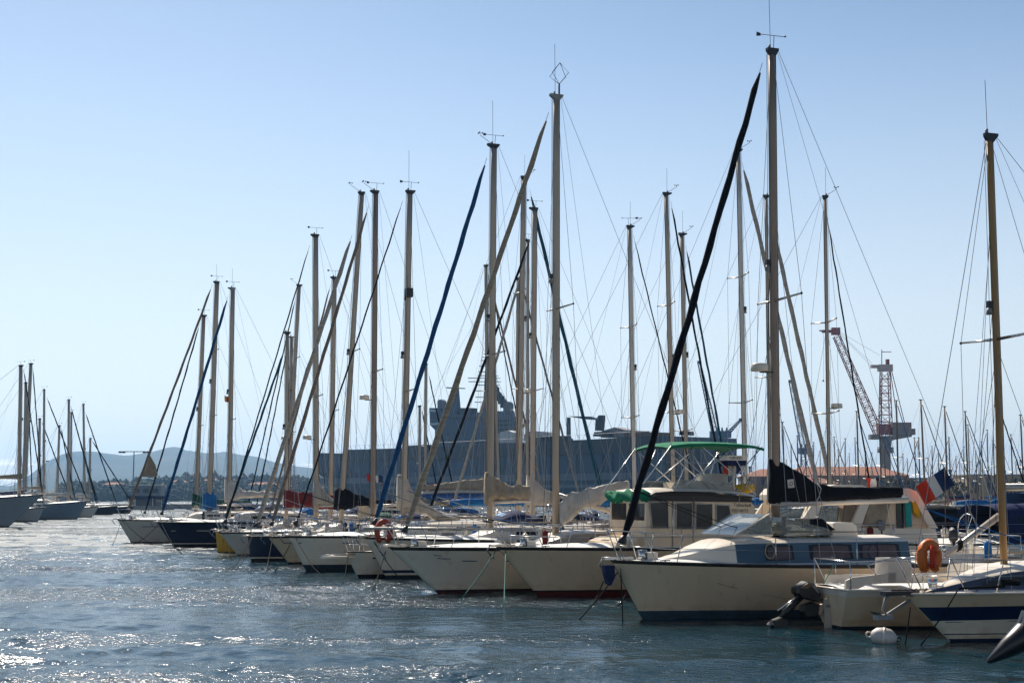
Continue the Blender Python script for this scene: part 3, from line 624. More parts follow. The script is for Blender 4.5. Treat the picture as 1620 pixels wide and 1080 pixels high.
def lamp(px, pt, Y, label, arms=True):
    P = at(px, HOR, Y); P.z = 1; ht = at(px, pt, Y).z-1; t = thing('light_mast', label, 'light mast', P)
    T('pole', [(0, 0, 0), (0, 0, ht)], [.22, .12], mat('galvanised pole', (.22, .24, .26), .6), t, 6)
    a = MB(); a.tube([(-3.6, 0, ht), (3.6, 0, ht)], .1, dark, 4)
    for x in (-3.4, -2.5, 2.5, 3.4): a.box((x, 0, ht-.15), (.7, .5, .4), dark)
    a.build('floodlight', t)
lamp(210, 714, 349, 'tall grey light mast with twin floodlights left of the loose tan sail')
# ---------------------------------------------------------------- grey warship
def ship():
    P1 = at(485, HOR, 570); P2 = at(1046, HOR, 413); P1.z = P2.z = 0; th = math.degrees(math.atan2(P2.y-P1.y, P2.x-P1.x)); f = Fr(P1, th); Lx = (P2-P1).length
    t = thing('warship', 'huge grey helicopter carrier moored behind the yachts with hull number L9013', 'ship', f.P, f.th)
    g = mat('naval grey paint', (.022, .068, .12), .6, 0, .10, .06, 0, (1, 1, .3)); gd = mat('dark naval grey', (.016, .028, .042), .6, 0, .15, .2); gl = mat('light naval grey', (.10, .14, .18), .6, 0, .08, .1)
    H = lambda px, py, y=0: f.hit(px, py, y)
    deckpx = [(500, 716), (547, 717), (550, 711), (640, 708.5), (720, 706), (800, 702), (860, 698), (930, 695), (1000, 691), (1046, 689)]
    top = [H(*p) for p in deckpx]; n = MB()
    # hull skin: flare at the deck, narrower waterline, near side y=0 far side y=32
    rows = []
    for i, p in enumerate(top):
        fx = p.x/Lx; bow = sst(fx/.22); inw = (1-bow)*13+1.2
        rows.append([(p.x, 0, p.z), (p.x, .3, p.z*.62), (max(p.x, 8+6*(1-bow)), inw*.45, p.z*.3), (max(p.x, 12+4*(1-bow)), inw, 2.2)])
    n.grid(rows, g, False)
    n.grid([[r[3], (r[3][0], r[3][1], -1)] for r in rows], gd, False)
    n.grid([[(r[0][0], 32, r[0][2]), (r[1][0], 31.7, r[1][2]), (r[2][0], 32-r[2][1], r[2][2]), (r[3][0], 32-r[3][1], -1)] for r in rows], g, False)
    for r in (rows[0], rows[-1]): n.grid([r, [(v[0], 32-v[1], v[2]) for v in r]], g, False)
    n.build('hull', t)
    d = MB(); d.grid([[(p.x, 0, p.z-.03), (p.x, 32, p.z-.03)] for p in top], gd, False); d.build('flight_deck', t)
    b = MB(); a = H(485, 733); c = H(500.5, 733); b.prism([(a.x-0, a.z), (c.x+.5, c.z), (c.x+.5, c.z-4.5), (a.x+2, c.z-1.6)], 3, 29, gl); b.build('bow_platform', t)
    b = MB(); b.box((a.x+2.6, 7, a.z+1.3), (1.6, 1.6, 2.6), gd); b.box((a.x+2.2, 7, a.z+3.0), (2.4, 1, .7), gd); b.build('deck_gun', t)
    def panel(x0, y0, x1, y1, m=gd, nm='opening', off=-.12, rd=0):
        a, c = H(x0, y0), H(x1, y1)
        if rd:
            w2, h2 = (c.x-a.x)/2, (a.z-c.z)/2; cx, cz = (a.x+c.x)/2, (a.z+c.z)/2; r = min(w2, h2)*.5; pts = []
            for k in range(16):
                an = 2*math.pi*(k+.5)/16; pts.append((cx+(w2-r)*(1 if math.cos(an) > 0 else -1)+r*math.cos(an), cz+(h2-r)*(1 if math.sin(an) > 0 else -1)+r*math.sin(an)))
            return MB().prism(pts, off, .35, m).build(nm, t)
        return MB().prism([(a.x, a.z), (c.x, a.z), (c.x, c.z), (a.x, c.z)], off, .35, m).build(nm, t)
    for x in (555, 561.7, 568.4, 624): panel(x, 719, x+4.6, 727, rd=1)
    for x in (502, 507, 512, 531, 536): panel(x, 719, x+3, 721.5)
    for x, y in ((704, 711), (697, 722), (704, 722), (723, 712), (730, 722)):
        panel(x, y, x+6.5, y+6.5); panel(x+1.8, y+1.8, x+4.4, y+4.2, mat('lit bay', (.4, .45, .45), .5), 'boat_bay_fitting', -.2)  # small pale panels paint the lights of the square windows into the colour
    panel(975, 692, 1040, 707, rd=1); panel(940, 704, 956, 712); panel(928, 712, 933, 720)
    for x in (952, 968, 1020): panel(x, 712+(x % 7), x+1.2, 745, g, 'hull_rib', -.2)
    panel(600, 769.5, 1040, 770.5, gl, 'rubbing_strake', .2)
    for y0, y1, z0, z1, m_ in ((1.5, 19, 6, 17.8, gd), (21, 30, 12, 17.5, gd), (21, 30, 4, 10, gd)): MB().box((Lx+.0, (y0+y1)/2, (z0+z1)/2), (.8, y1-y0, z1-z0), m_).build('stern_opening', t)
    for y0 in (5, 9, 13, 16, 23, 27): MB().box((Lx+.5, y0, 11), (.3, .5, 15), gl).build('side_lift_post', t)
    for z0 in (9, 13): MB().box((Lx+.45, 16, z0), (.3, 29, .35), gl).build('rubbing_strake', t)
    Y0, Y1 = 20, 25
    def blk(pts, nm, m=g, y0=Y0, y1=Y1, par=None): 
        P_ = [H(x, y, y0) for x, y in pts]; return MB().prism([(p.x, p.z) for p in P_], y0, y1, m).build(nm, par or t)
    for k in range(24):
        x = 648+13*k; y = float(np.interp(x, [d[0] for d in deckpx], [d[1] for d in deckpx]))
        if k % 5: panel(x, y+2.5, x+(3 if k % 3 else 7), y+4.6, gd, 'deck_edge_opening', -.15)
    for k, x in enumerate((590, 612, 655, 681, 745, 768, 790, 818, 845, 872, 905)): panel(x, 730+(k*7) % 30, x+1.6, 731.6+(k*7) % 30, gd, 'scupper', -.15); panel(x+6, 712, x+6.5, 768, gl, 'hull_seam', -.04)
    panel(500, 757, 1044, 757.6, gl, 'hull_seam', -.05); panel(550, 713.5, 1044, 714, gd, 'catwalk', -.5)
    for k in range(5): blk([(732+9*k, 660), (736+9*k, 660), (736+9*k, 666), (732+9*k, 666)], 'island_window', gd, Y0-.1, Y0+1)
    for k in range(4): blk([(696+11*k, 684), (699+11*k, 684), (699+11*k, 690), (696+11*k, 690)], 'island_door', gd, Y0-.1, Y0+1)
    blk([(684, 660), (752, 660), (752, 661), (684, 661)], 'walkway', gd, Y0-.8, Y0+1); blk([(690, 697), (786, 697), (786, 698), (690, 698)], 'walkway', gl, Y0-.8, Y0+1)
    a = H(527, 750); text('L9013', 4.6, gd, t, (a.x, -.06, a.z), (math.pi/2, 0, 0), 'hull_number', .03, 1.15)
    # safety nets along the deck
    for i in range(1, len(top)-1):
        nb = MB(); a, c = top[i], top[i+1]; m_ = max(2, int((c.x-a.x)/3.2))
        for k in range(m_+1): p = a.lerp(c, k/m_); nb.tube([(p.x, -.1, p.z-.4), (p.x, -.9, p.z+1.5)], .07, gl, 3)
        nb.tube([(a.x, -.9, a.z+1.5), (c.x, -.9, c.z+1.5)], .06, gl, 3); nb.build('safety_net', t)
    isl = blk([(688, 708), (688, 680), (680, 672), (679, 645), (696, 645), (697, 650), (722, 650), (722, 655), (750, 655), (751, 652), (772, 652), (778, 668), (778, 705)], 'island')
    blk([(778, 704), (778, 668), (782, 650), (800, 650), (803, 668), (804, 702)], 'island_block', gl, Y0+.5, Y1-.5)
    for k in range(4): blk([(780, 664+7*k), (804, 664+7*k), (804, 666+7*k), (780, 666+7*k)], 'gallery', gd, Y0-.4, Y0+1)
    for x in (783, 788, 793, 798): blk([(x, 655), (x+3, 655), (x+3, 660), (x, 660)], 'window', gd, Y0+.7, Y0+2)
    for k, (x, y) in enumerate([(680, 648), (680, 669), (690, 668)]): blk([(x, y), (x+11, y), (x+11, y+3), (x+.6, y+3)], 'bridge_window', mat('bridge glass', (.35, .5, .5), .2), Y0-.15, Y0+1)
    blk([(692, 646), (692, 634), (694, 632), (698, 631.5), (701, 634), (701, 646)], 'radome', gl, 21.5, 23)
    blk([(712, 650), (715.5, 612), (717.5, 607), (720.5, 607), (724, 650)], 'funnel_mast', g, 21.5, 23)
    blk([(706, 612), (734, 613.5), (734, 615), (706, 614)], 'yardarm', gd, 22, 22.6)
    blk([(727, 656), (727, 645), (745, 645), (745, 656)], 'deckhouse', gd, 21, 24)
    blk([(763, 654), (765.5, 620), (766.5, 600), (768, 575), (768.8, 558), (770.6, 558), (771.5, 580), (773.5, 600), (775, 620), (778, 654)], 'lattice_mast', gd, 22.2, 23.6)
    for y, x0, x1 in ((570, 761, 776), (579, 758, 779), (588, 757, 782), (594, 756, 786), (598, 740, 789), (603.5, 741, 790), (609, 752, 787), (618, 751, 786), (628, 752, 780), (636, 751, 775), (560, 765, 774), (565, 763, 772)):
        blk([(x0, y-.7), (x1, y-.4), (x1, y+.5), (x0, y+.5)], 'yardarm', gd, 22.5, 23.3)
    for x, y in ((786, 622), (790, 627), (794, 633), (782, 613)): blk([(x-2.5, y), (x, y-3), (x+3, y), (x+3, y+12), (x-2.5, y+12)], 'exhaust_pipe', gd, 22, 23.5)
    blk([(796, 652), (796, 640), (798, 636.5), (802, 634.5), (805, 636), (807, 640), (807, 652)], 'radome', gl, 21, 22.6)
    # tents and gear on deck
    wt = mat('white tent fabric', (.66, .64, .62), .8)
    blk([(784, 700), (785, 690), (792, 683), (803, 680.5), (813, 684), (815, 700)], 'awning', wt, 6, 9); blk([(828, 696), (829, 687), (840, 681), (868, 683), (872, 688), (872, 697)], 'awning', wt, 6, 9)
    blk([(950, 692), (951, 682), (972, 675.5), (990, 680), (1012, 681), (1014, 690)], 'deck_tent', mat('pink grey tarpaulin', (.30, .27, .28), .8), 8, 12); blk([(987, 690), (987, 685), (1030, 683), (1030, 689)], 'deck_crates', mat('brown crates', (.16, .10, .06), .8), 4, 12)
    blk([(896, 700), (896, 660), (899, 660), (899.5, 692), (903, 694), (903, 700)], 'crane_post', g, 5, 6); blk([(897, 658), (934, 658.5), (944, 662), (944, 664), (925, 663)], 'crane_jib', g, 5, 6)
    blk([(941, 681), (942, 664), (947, 656.5), (952, 656.5), (952, 664), (950, 681)], 'radar_tower', gd, 6, 7.5); blk([(938, 690), (940, 683), (958, 682), (960, 690)], 'deck_machinery', gd, 4, 7)
    for x in (846, 852, 862, 870, 884): blk([(x, 702), (x, 690), (x+3, 689), (x+4, 700)], 'deck_box', gd, 3, 7)
    blk([(644, 709), (645, 704.5), (676, 703), (676, 707)], 'deck_box', gd, 20, 26)
    blk([(1074, 688), (1075, 681), (1082, 682), (1083, 688)], 'deck_box', gd, 3, 7)
ship()
# ---------------------------------------------------------------- cranes and buildings on the right
def lattice(mb, A, B_, wA, wB, m, r=.16, n=9, yd=1.0):
    d = (B_-A).normalized(); s1 = d.cross(Vector((0, 1, 0))).normalized(); s2 = Vector((0, 1, 0)); cs = []
    for k in range(n+1):
        f = k/n; p = A.lerp(B_, f); w_ = lerp(wA, wB, f)/2; cs.append([p+s1*a*w_+s2*b*w_*yd for a, b in ((-1, -1), (1, -1), (1, 1), (-1, 1))])
    for j in range(4): mb.tube([c[j] for c in cs], r*1.5, m, 4)
    for k in range(n):
        for j in range(4):
            mb.tube([cs[k][j], cs[k+1][(j+1) % 4]] if (k+j) % 2 else [cs[k][(j+1) % 4], cs[k+1][j]], r, m, 3); mb.tube([cs[k][j], cs[k][(j+1) % 4]], r, m, 3)
def crane():
    Y = 470; P = at(1401, HOR, Y); P.z = 0; t = thing('dockyard_crane', 'tall red and white lattice dockyard crane with raised jib above the terracotta roof', 'crane', P); W = lambda px, py: at(px, py, Y)-P
    rd = mat('faded red crane paint', (.26, .06, .045), .6, 0, .2, .3); wh = mat('pinkish white crane paint', (.42, .36, .36), .6, 0, .15, .3); gy = mat('crane concrete grey', (.17, .17, .17), .7, 0, .2, .3)
    b = MB(); b.tube([W(1401, 775), W(1401, 735), W(1401, 712), W(1401, 694)], [1.9, 1.75, 1.6, 2.2], gy, 10); b.tube([W(1401, 716), W(1401, 707)], 2.7, gy, 10); b.build('column', t)
    b = MB(); lattice(b, W(1401, 690), W(1400, 588), 3.8, 2.6, rd, .11, 9); b.build('tower', t)
    b = MB(); p = W(1400, 582); b.box(p, (4.6, 2.8, 2.2), wh); b.box(p+Vector((-3.0, 0, .5)), (3.4, 1.8, 1.0), wh); b.box(p+Vector((.9, 0, 1.9)), (1.1, 1, 2.0), rd); b.build('tower_head', t)
    T('mast_pole', [W(1395, 588), W(1395, 553)], .14, rd, t, 4); T('mast_arm', [W(1395, 556.5), W(1410, 556.5)], .12, rd, t, 4)
    b = MB(); b.box(W(1424, 677), (6.2, 5, 3.6), mat('crane cab brown grey', (.20, .16, .15), .7)); b.box(W(1427, 683), (7.4, 5.4, 2.0), gy); b.prism([W(1398, 690).to_tuple(), W(1440, 687).to_tuple(), W(1440, 691).to_tuple(), W(1412, 696).to_tuple(), W(1398, 700).to_tuple()], -2, 2, gy); b.build('machinery_house', t)
    b = MB(); b.box(W(1398, 679), (4, 3.4, 3.4), rd); b.box(W(1383, 691), (3.2, 3, 1.6), gy); b.box(W(1391, 692), (4, 1.5, .6), gy); b.build('slewing_platform', t)
    b = MB(); lattice(b, W(1390, 686), W(1323, 531), 2.6, 2.0, rd, .10, 22); b.build('jib', t)
    b = MB(); b.box(W(1322, 524), (2.8, 1.6, 2.4), rd); b.box(W(1311, 524), (4.5, 1, .9), rd); b.box(W(1301, 523), (2, .6, .4), dark); b.build('jib_head', t)
    for a, c in (((1409, 580), (1431, 668)), ((1408, 582), (1420, 668)), ((1392, 585), (1395, 690))): T('tie_rod', [W(*a), W(*c)], .14, rd, t, 4)
    for a, c in (((1328, 525), (1392, 562)), ((1330, 528), (1380, 575)), ((1330, 530), (1378, 578))): T('cable', [W(*a), W(*c)], .05, wire, t, 3)
    T('hook', [W(1303, 524), W(1303, 600), W(1302, 603)], [.04, .04, .5], dark, t, 4)
crane()
def bcrane(base, top, Y, label, m, w_=2.2):
    P = at(base[0], HOR, Y); P.z = 0; t = thing('harbour_crane', label, 'crane', P); W = lambda px, py: at(px, py, Y)-P
    b = MB(); lattice(b, W(*base), W(*top), w_, w_*.5, m, .09, 16); b.build('jib', t)
    b = MB(); lattice(b, W(base[0]-1, 775), W(base[0]-1, base[1]-14), 2.2, 1.8, m, .11, 7); b.box(W(base[0], base[1]-3), (4.4, 3, 2.6), m); b.build('tower', t)
    b = MB(); b.box(W(top[0], top[1]), (1.4, .8, 1.2), dark); b.build('jib_head', t)
    T('tie_rod', [W(*top), W(base[0]+4, base[1]-16)], .05, wire, t, 3)
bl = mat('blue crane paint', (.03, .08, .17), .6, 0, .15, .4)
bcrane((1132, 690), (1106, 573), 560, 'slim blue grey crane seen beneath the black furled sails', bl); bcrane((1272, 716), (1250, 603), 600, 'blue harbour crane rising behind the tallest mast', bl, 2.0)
bcrane((1147, 690), (1172, 664), 540, 'small blue crane with low jib above the green awning', bl, 1.4)
stone = mat('brown stone facade', (.20, .14, .11), .9, 0, .15, .2); sand = mat('sand coloured facade', (.36, .27, .18), .9, 0, .12, .2)
house(1228, 738, 455, 22, 14, 8.4, 'brown dockside building with terracotta hipped roof behind the tallest mast', 2.4, stone, 6, 'building', 'dockside_building', 1, 2)
house(1330, 737, 440, 38, 16, 8.4, 'long terracotta roofed building left of the red and white crane', 2.8, stone, 8, 'building', 'dockside_building', 1, 2)
house(1278, 745, 430, 16, 12, 6.0, 'lower terracotta roofed building beside the grey ship', 2.0, stone, 4, 'building', 'dockside_building', 1, 1)
def flat(px, py, Y, w_, d_, label, m, nw=7, st=2):
    z = at(px, py, Y).z; P = at(px, HOR, Y); P.z = 1.2; t = thing('flat_roofed_building', label, 'building', P); h = z-1.2
    MB().box((0, 0, h/2), (w_, d_, h), m).build('wall', t); MB().box((0, 0, h+.15), (w_+.6, d_+.6, .3), conc).build('roof', t)
    for s_ in range(st):
        for k in range(nw): MB().box((lerp(-w_/2, w_/2, (k+.5)/nw), -d_/2-.02, h*(s_+.55)/st), (w_/nw*.4, .12, h/st*.4), shut).build('window', t)
flat(1590, 752, 390, 24, 12, 'sand coloured flat roofed building near the golden mast', sand, 6, 1); flat(1660, 755, 400, 20, 12, 'sand coloured annexe at the right edge of the harbour', sand, 5, 1)
flat(1450, 757, 480, 30, 12, 'low grey brown dockside shed right of the crane foot', mat('grey shed wall', (.15, .14, .14), .9), 8, 1); flat(1500, 760, 470, 20, 12, 'dark low shed behind the large tricolour flag', mat('dark shed wall', (.09, .10, .11), .9), 5, 1)
def frig(px, Y, w_, label):
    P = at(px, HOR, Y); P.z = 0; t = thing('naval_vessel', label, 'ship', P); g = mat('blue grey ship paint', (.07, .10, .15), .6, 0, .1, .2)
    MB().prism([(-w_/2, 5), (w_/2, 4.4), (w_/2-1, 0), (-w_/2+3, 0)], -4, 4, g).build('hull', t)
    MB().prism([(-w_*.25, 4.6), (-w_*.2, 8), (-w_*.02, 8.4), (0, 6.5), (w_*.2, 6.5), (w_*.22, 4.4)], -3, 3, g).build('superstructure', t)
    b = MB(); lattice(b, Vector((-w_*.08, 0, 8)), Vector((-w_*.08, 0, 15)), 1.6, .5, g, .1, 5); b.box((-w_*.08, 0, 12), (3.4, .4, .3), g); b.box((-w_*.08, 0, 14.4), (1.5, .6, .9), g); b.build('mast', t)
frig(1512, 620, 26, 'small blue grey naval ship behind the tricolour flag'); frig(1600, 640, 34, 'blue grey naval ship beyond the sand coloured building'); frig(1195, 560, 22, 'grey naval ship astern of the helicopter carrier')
def tree(px, pt, Y, w_, label):
    P = at(px, HOR, Y); P.z = 1.2; h = at(px, pt, Y).z-1.2; t = thing('leafy_tree', label, 'tree', P); q = random.Random(px)
    T('trunk', [(0, 0, 0), (.1, 0, h*.4), (0, .1, h*.75)], [.3, .22, .1], mat('tree bark', (.10, .07, .05), .9), t, 7)
    mb = MB(); g = [mat('dark tree foliage', (.035, .055, .022), .9), mat('olive tree foliage', (.07, .085, .035), .9)]
    for k in range(420):
        a = q.uniform(0, 6.28); e = q.uniform(-1, 1); r = q.random()**.4; c = Vector((w_/2*r*math.cos(a)*math.sqrt(1-e*e), w_/2*r*math.sin(a)*math.sqrt(1-e*e), h*.62+h*.40*r*e)); s_ = q.uniform(.25, .55)
        d1 = Vector((q.uniform(-1, 1), q.uniform(-1, 1), q.uniform(-1, 1))).normalized()*s_; d2 = Vector((q.uniform(-1, 1), q.uniform(-1, 1), q.uniform(-1, 1))).normalized()*s_
        mb.add([c-d1, c-d2*.6, c+d1, c+d2*.6], [(0, 1, 2, 3)], q.choice(g))
    mb.build('crown', t)
tree(1418, 752, 330, 7, 'dark green tree at the foot of the red and white crane'); tree(1513, 762, 330, 7, 'round dark tree just right of the tricolour flag'); tree(1612, 757, 340, 8, 'olive green tree at the far right edge behind the golden mast')
# ---------------------------------------------------------------- air
def haze():
    b = MB(); b.box((0, 2650, 100), (18000, 6300, 216), white); o = b.build('haze'); o.data.materials.clear()
    m = bpy.data.materials.new('sea haze'); m.use_nodes = True; t = m.node_tree; t.nodes.remove(t.nodes['Principled BSDF']); v = t.nodes.new('ShaderNodeVolumePrincipled')
    v.inputs['Color'].default_value = (.34, .62, 1, 1); v.inputs['Density'].default_value = HAZE; v.inputs['Anisotropy'].default_value = .6
    t.links.new(v.outputs[0], t.nodes['Material Output'].inputs['Volume']); o.data.materials.append(m); tag(o, kind='stuff'); o['label'] = 'thin sea haze filling the air over the harbour'; o['category'] = 'haze'
HAZE = .00013
haze()

# ---------------------------------------------------------------- the front row, near to far
def lines(b, *pts, **k):
    for p in pts: b.mooring(p, **k)
# K: big cream sloop, tallest mast
k = Boat('large cream sloop with black furled headsail, black sail cover and the tallest mast', (1016, 979), (968, 887), 9.9, 3.3, 20, fm=1.16, bands=[(-.45, antig), (.19, cream), ('-.05', rubber)], hull=cream)
k.stripe([(.02, -.27), (.97, -.24)], .008, beige)
k.stripe([(.19, -.42), (.215, -.50), (.23, -.53)], .012, mat('scuff brown', (.22, .14, .09), .7), 'scuff_mark', .003); k.stripe([(.28, -.66), (.33, -.74), (.37, -.70), (.41, -.58), (.44, -.56)], .007, mat('scuff brown', (.22, .14, .09), .7), 'scuff_mark', .003)
k.rig((1228, 850), (1221, 80), 15, alub, fs=(1206, 100), fsm=cblack, fsw=13, fbase=(976, 850), spr=(.49,), sprl=1.05, gear='vane ant long', boom=(k.fr.hit(1436, 795).x, k.fr.hit(1250, 797).z, .075, k.fr.hit(1430, 790).z))
cx0 = k.fr.hit(1072, 862, -1).x; cx1 = k.fr.hit(1436, 862, -1).x
k.cabin(cx0, cx1, .56, .68, white, win=glassb, wins=[(.36, .48), (.55, .74), (.77, .955)], winh=(.16, .92), ramp=.30, sf=.25, sidem=cabblue)
k.rails(.62, pul=.135, n=3); k.cockpit(cx1+.05, k.L-.45); k.clutter(seed=1)
cv = k.cover_px([(1216, 724, 796), (1222, 726, 797), (1240, 731, 797), (1258, 742, 798), (1275, 754, 798), (1290, 764, 796), (1310, 769, 794), (1345, 770, 791), (1385, 770, 789), (1425, 769, 786)], cblack, .15)
p = k.fr.hit(1247, 770, -.17); e = MB(); e.box((p.x+.08, -.155, p.z+.08), (.17, .01, .20), cwhite, tilt=-.1); lg = e.build('badge', cv)
e = MB(); e.tube([(p.x+.03, -.163, p.z+.05), (p.x+.09, -.163, p.z+.13), (p.x+.13, -.163, p.z+.10), (p.x+.12, -.163, p.z+.05), (p.x+.05, -.163, p.z+.04)], .008, cblack, 4); e.build('emblem', cv)
e = MB(); a, b_, c_ = [k.fr.hit(*q_) for q_ in ((1216, 724), (1215, 760), (1214, 797))]; e.tube([a, b_, c_], .02, cwhite, 5); q0 = [k.fr.hit(*q_, -.155) for q_ in ((1292, 764), (1299, 772), (1296, 785), (1288, 799), (1250, 800), (1214, 797))]; e.tube(q0, .014, cwhite, 5); e.build('cover_edging', cv)
def slab(b, pts, y0, y1, m, nm, par=None, yh=None):
    yh = y0 if yh is None else yh
    P_ = [b.fr.hit(px, py, yh) for px, py in pts]; return MB().prism([(p.x, p.z) for p in P_], y0, y1, m).build(nm, par or b.root)
def frame(b, pts, r, m, nm, y, par=None, close=True):
    P_ = [b.fr.hit(px, py, y) for px, py in pts]; P_ = P_+([P_[0]] if close else []); return MB().tube(P_, r, m, 6).build(nm, par or b.root)
for wd_ in [c for c in k.root.children if c.name.startswith('cabin')][0].children:
    if wd_.name.startswith('window'):
        g = [v.co.copy() for v in wd_.data.vertices]; c = sum(g, Vector())/len(g); sg = 1 if c.y > 0 else -1
        wd_.data.materials.clear(); wd_.data.materials.append(glass); rows = [[c+(g[2*i]-c)*.88+Vector((0, sg*.006, 0)), c+(g[2*i+1]-c)*.80+Vector((0, sg*.006, 0))] for i in range(len(g)//2)]
        MB().grid(rows, glassb, False).build('curtain', k.root)
for y in (-.85, .85):
    ws = slab(k, [(1163, 846), (1216, 813), (1222, 846)], y-.01, y+.01, glassc, 'windscreen', yh=-.85); frame(k, [(1163, 846), (1216, 813), (1222, 846)], .02, white, 'windscreen_frame', y if y < 0 else y, ws)
a = k.fr.hit(1163, 846, -.85); c_ = k.fr.hit(1216, 813, -.85); MB().grid([[(a.x, -.83, a.z), (a.x, .83, a.z)], [(c_.x, -.7, c_.z), (c_.x, .7, c_.z)]], glassc, False).build('windscreen', k.root)
slab(k, [(1232, 846), (1237, 818), (1312, 836), (1318, 846)], -.7, .7, glassc, 'deckhouse_glass', yh=-.7)
slab(k, [(1316, 848), (1322, 828), (1328, 826), (1350, 826), (1357, 831), (1359, 848)], -.45, .45, white, 'hatch_garage', yh=-.5)
slab(k, [(1284, 835), (1290, 821), (1300, 820), (1322, 838)], -.5, .4, cblack, 'folded_canvas', yh=-.5)
for t_, m_ in ((.57, cnavy), (.675, cnavy)): k.fender(t_, m_, .55, .11, drop=.12)
lines(k, (986, 985)); k.mooring((905, 982), frm=k.fr.hit(984, 895)); 
an = MB(); p = [k.fr.hit(x, y, -.1) for x, y in ((953, 893), (967, 893), (968, 912), (962, 925), (957, 922), (953, 905))]; an.prism([(q_.x, q_.z) for q_ in p], -.28, -.10, cnavy); an.build('covered_anchor', k.root)
# J: motorsailer with pilothouse
j = Boat('cream motorsailer with windowed pilothouse, green awning and the name Tinkerbell', (851, 943), (787, 866), 11.2, 3.15, 19, fm=1.30, bands=[(-.45, antir), (.13, blackp), (.17, cream), ('-.06', rubber)], hull=cream, cat='motorsailer', name='motorsailer')
j.stripe([(.02, -.40), (.97, -.36)], .008, beige); j.rails(.6, pul=.16, n=5); j.clutter(seed=2)
YN = -1.28
def J(px, py, y=YN): return j.fr.hit(px, py, y)
zb = .95
def jp(pts): return [(J(*p).x, J(*p).z) for p in pts]
ph = MB(); ph.prism(jp([(1019, 872), (1022, 850), (1023, 790), (1100, 790), (1187, 792), (1193, 800), (1200, 848), (1204, 872)]), YN, -YN, cream); pho = ph.build('pilothouse', j.root)
MB().prism(jp([(975, 874), (982, 858), (1000, 851), (1024, 849), (1024, 874)]), YN+.25, -YN-.25, cream).build('fore_cabin', j.root)
MB().prism(jp([(1023, 792), (1023, 780), (1100, 777), (1189, 785), (1188, 794)]), YN-.03, -YN+.03, rubber).build('black_fascia', pho)
rf = MB(); rows = []
for px, py in ((1026, 779), (1034, 775), (1060, 773), (1120, 774), (1170, 778), (1192, 783)):
    p = J(px, py); rows.append([(p.x, y, p.z+.05*(1-abs(y/1.4)**2)-(.06 if abs(y) > 1.3 else 0)) for y in (-1.42, -1.3, -.6, 0, .6, 1.3, 1.42)])
rf.grid(rows, white, True); rf.grid([[(r[i][0], r[i][1], r[i][2]-.07) for i in (0, 6)] for r in rows], white, False); rf.build('roof', pho)
for pts in ([(1027, 794), (1056, 794), (1057, 835), (1031, 835)], [(1069, 795), (1094, 795), (1094, 836), (1069, 836)], [(1100, 796), (1126, 797), (1126, 837), (1100, 836)], [(1132, 798), (1153, 799), (1158, 837), (1133, 837)]):
    for sd in (1, -1):
        wn = MB().prism(jp(pts), sd*(YN-.012), sd*(YN+.01), glass).build('window', pho)
        P_ = [Vector((x, sd*(YN-.014), z)) for x, z in jp(pts)]; MB().tube(P_+[P_[0]], .022, cwhite if 'x' else cream, 5).build('window_frame', wn)
x0 = J(1023, 800).x; fw = MB()
for a_, b2 in ((-1.15, -.1), (.1, 1.15)): fw.add([(x0-.015, a_, J(1023, 796).z), (x0-.015, b2, J(1023, 796).z), (x0-.015, b2, J(1023, 835).z), (x0-.015, a_, J(1023, 835).z)], [(0, 1, 2, 3)], glass)
fw.build('window', pho)
dr = MB(); P_ = [(1064, 785), (1064, 868), (1097, 868), (1097, 785)]; P3 = [Vector((x, YN-.02, z)) for x, z in jp(P_)]; dr.tube(P3, .018, steel, 5); dr.build('sliding_door_rail', pho)
text('Tinkerbell', .135, dark, pho, (J(1160, 799).x, YN-.006, J(1160, 800.5).z), (math.pi/2, .03, 0), 'boat_name'); text('SSR148773', .118, dark, pho, (J(1157, 808).x, YN-.006, J(1157, 809).z), (math.pi/2, .03, 0), 'registration_number')
# bunched green cover on the roof front
gc = MB(); rows = []; xg = J(1023, 787).x; zg = J(1023, 785).z
for kx in range(17):
    yy = -1.35+2.75*kx/16; r_ = .12+.04*math.sin(kx*1.9)+.03*rnd.random()
    rows.append([(xg-.02+1.1*r_*math.cos(an)*(1+.25*math.sin(an*2+kx)), yy, zg+.05*math.sin(kx*.9)+r_*math.sin(an)*(1+.3*math.sin(an*3+kx*1.3))) for an in [2*math.pi*i/12 for i in range(12)]])
gc.grid(rows, cgreen, True, True, True); gc.build('bunched_green_cover', pho)
# bimini
bi = MB(); rows = []
for px, py in ((1060, 706), (1066, 701), (1090, 698.5), (1130, 698), (1170, 699.5), (1195, 702), (1210, 706)):
    p = J(px, py); rows.append([(p.x, y, p.z+.10*(1-(y/1.3)**2)-.06) for y in (-1.25, -.8, -.3, .3, .8, 1.25)])
bi.grid(rows, cgreen, True); a = [[(v[0], v[1], v[2]-.05) for v in r] for r in rows]; bi.grid(a, cdgreen, True); bi.grid([[rows[i][0], a[i][0], (a[i][0][0], a[i][0][1], a[i][0][2]-.03)] for i in range(len(rows))], cgreen, False); bim = bi.build('awning', j.root)
for y in (-1.22, 1.22):
    for a_, b2 in (((1062, 705), (1008, 778)), ((1064, 706), (1060, 700)), ((1098, 701), (1062, 790)), ((1062, 706), (1134, 772)), ((1154, 712), (1085, 768)), ((1108, 703), (1196, 782)), ((1206, 706), (1152, 768)), ((1150, 701), (1190, 772)), ((1200, 704), (1176, 778))):
        p, q_ = J(*a_, -1.22), J(*b2, -1.22); T('awning_pole', [(p.x, y, p.z), (q_.x, y, q_.z)], .017, steel, bim, 5)
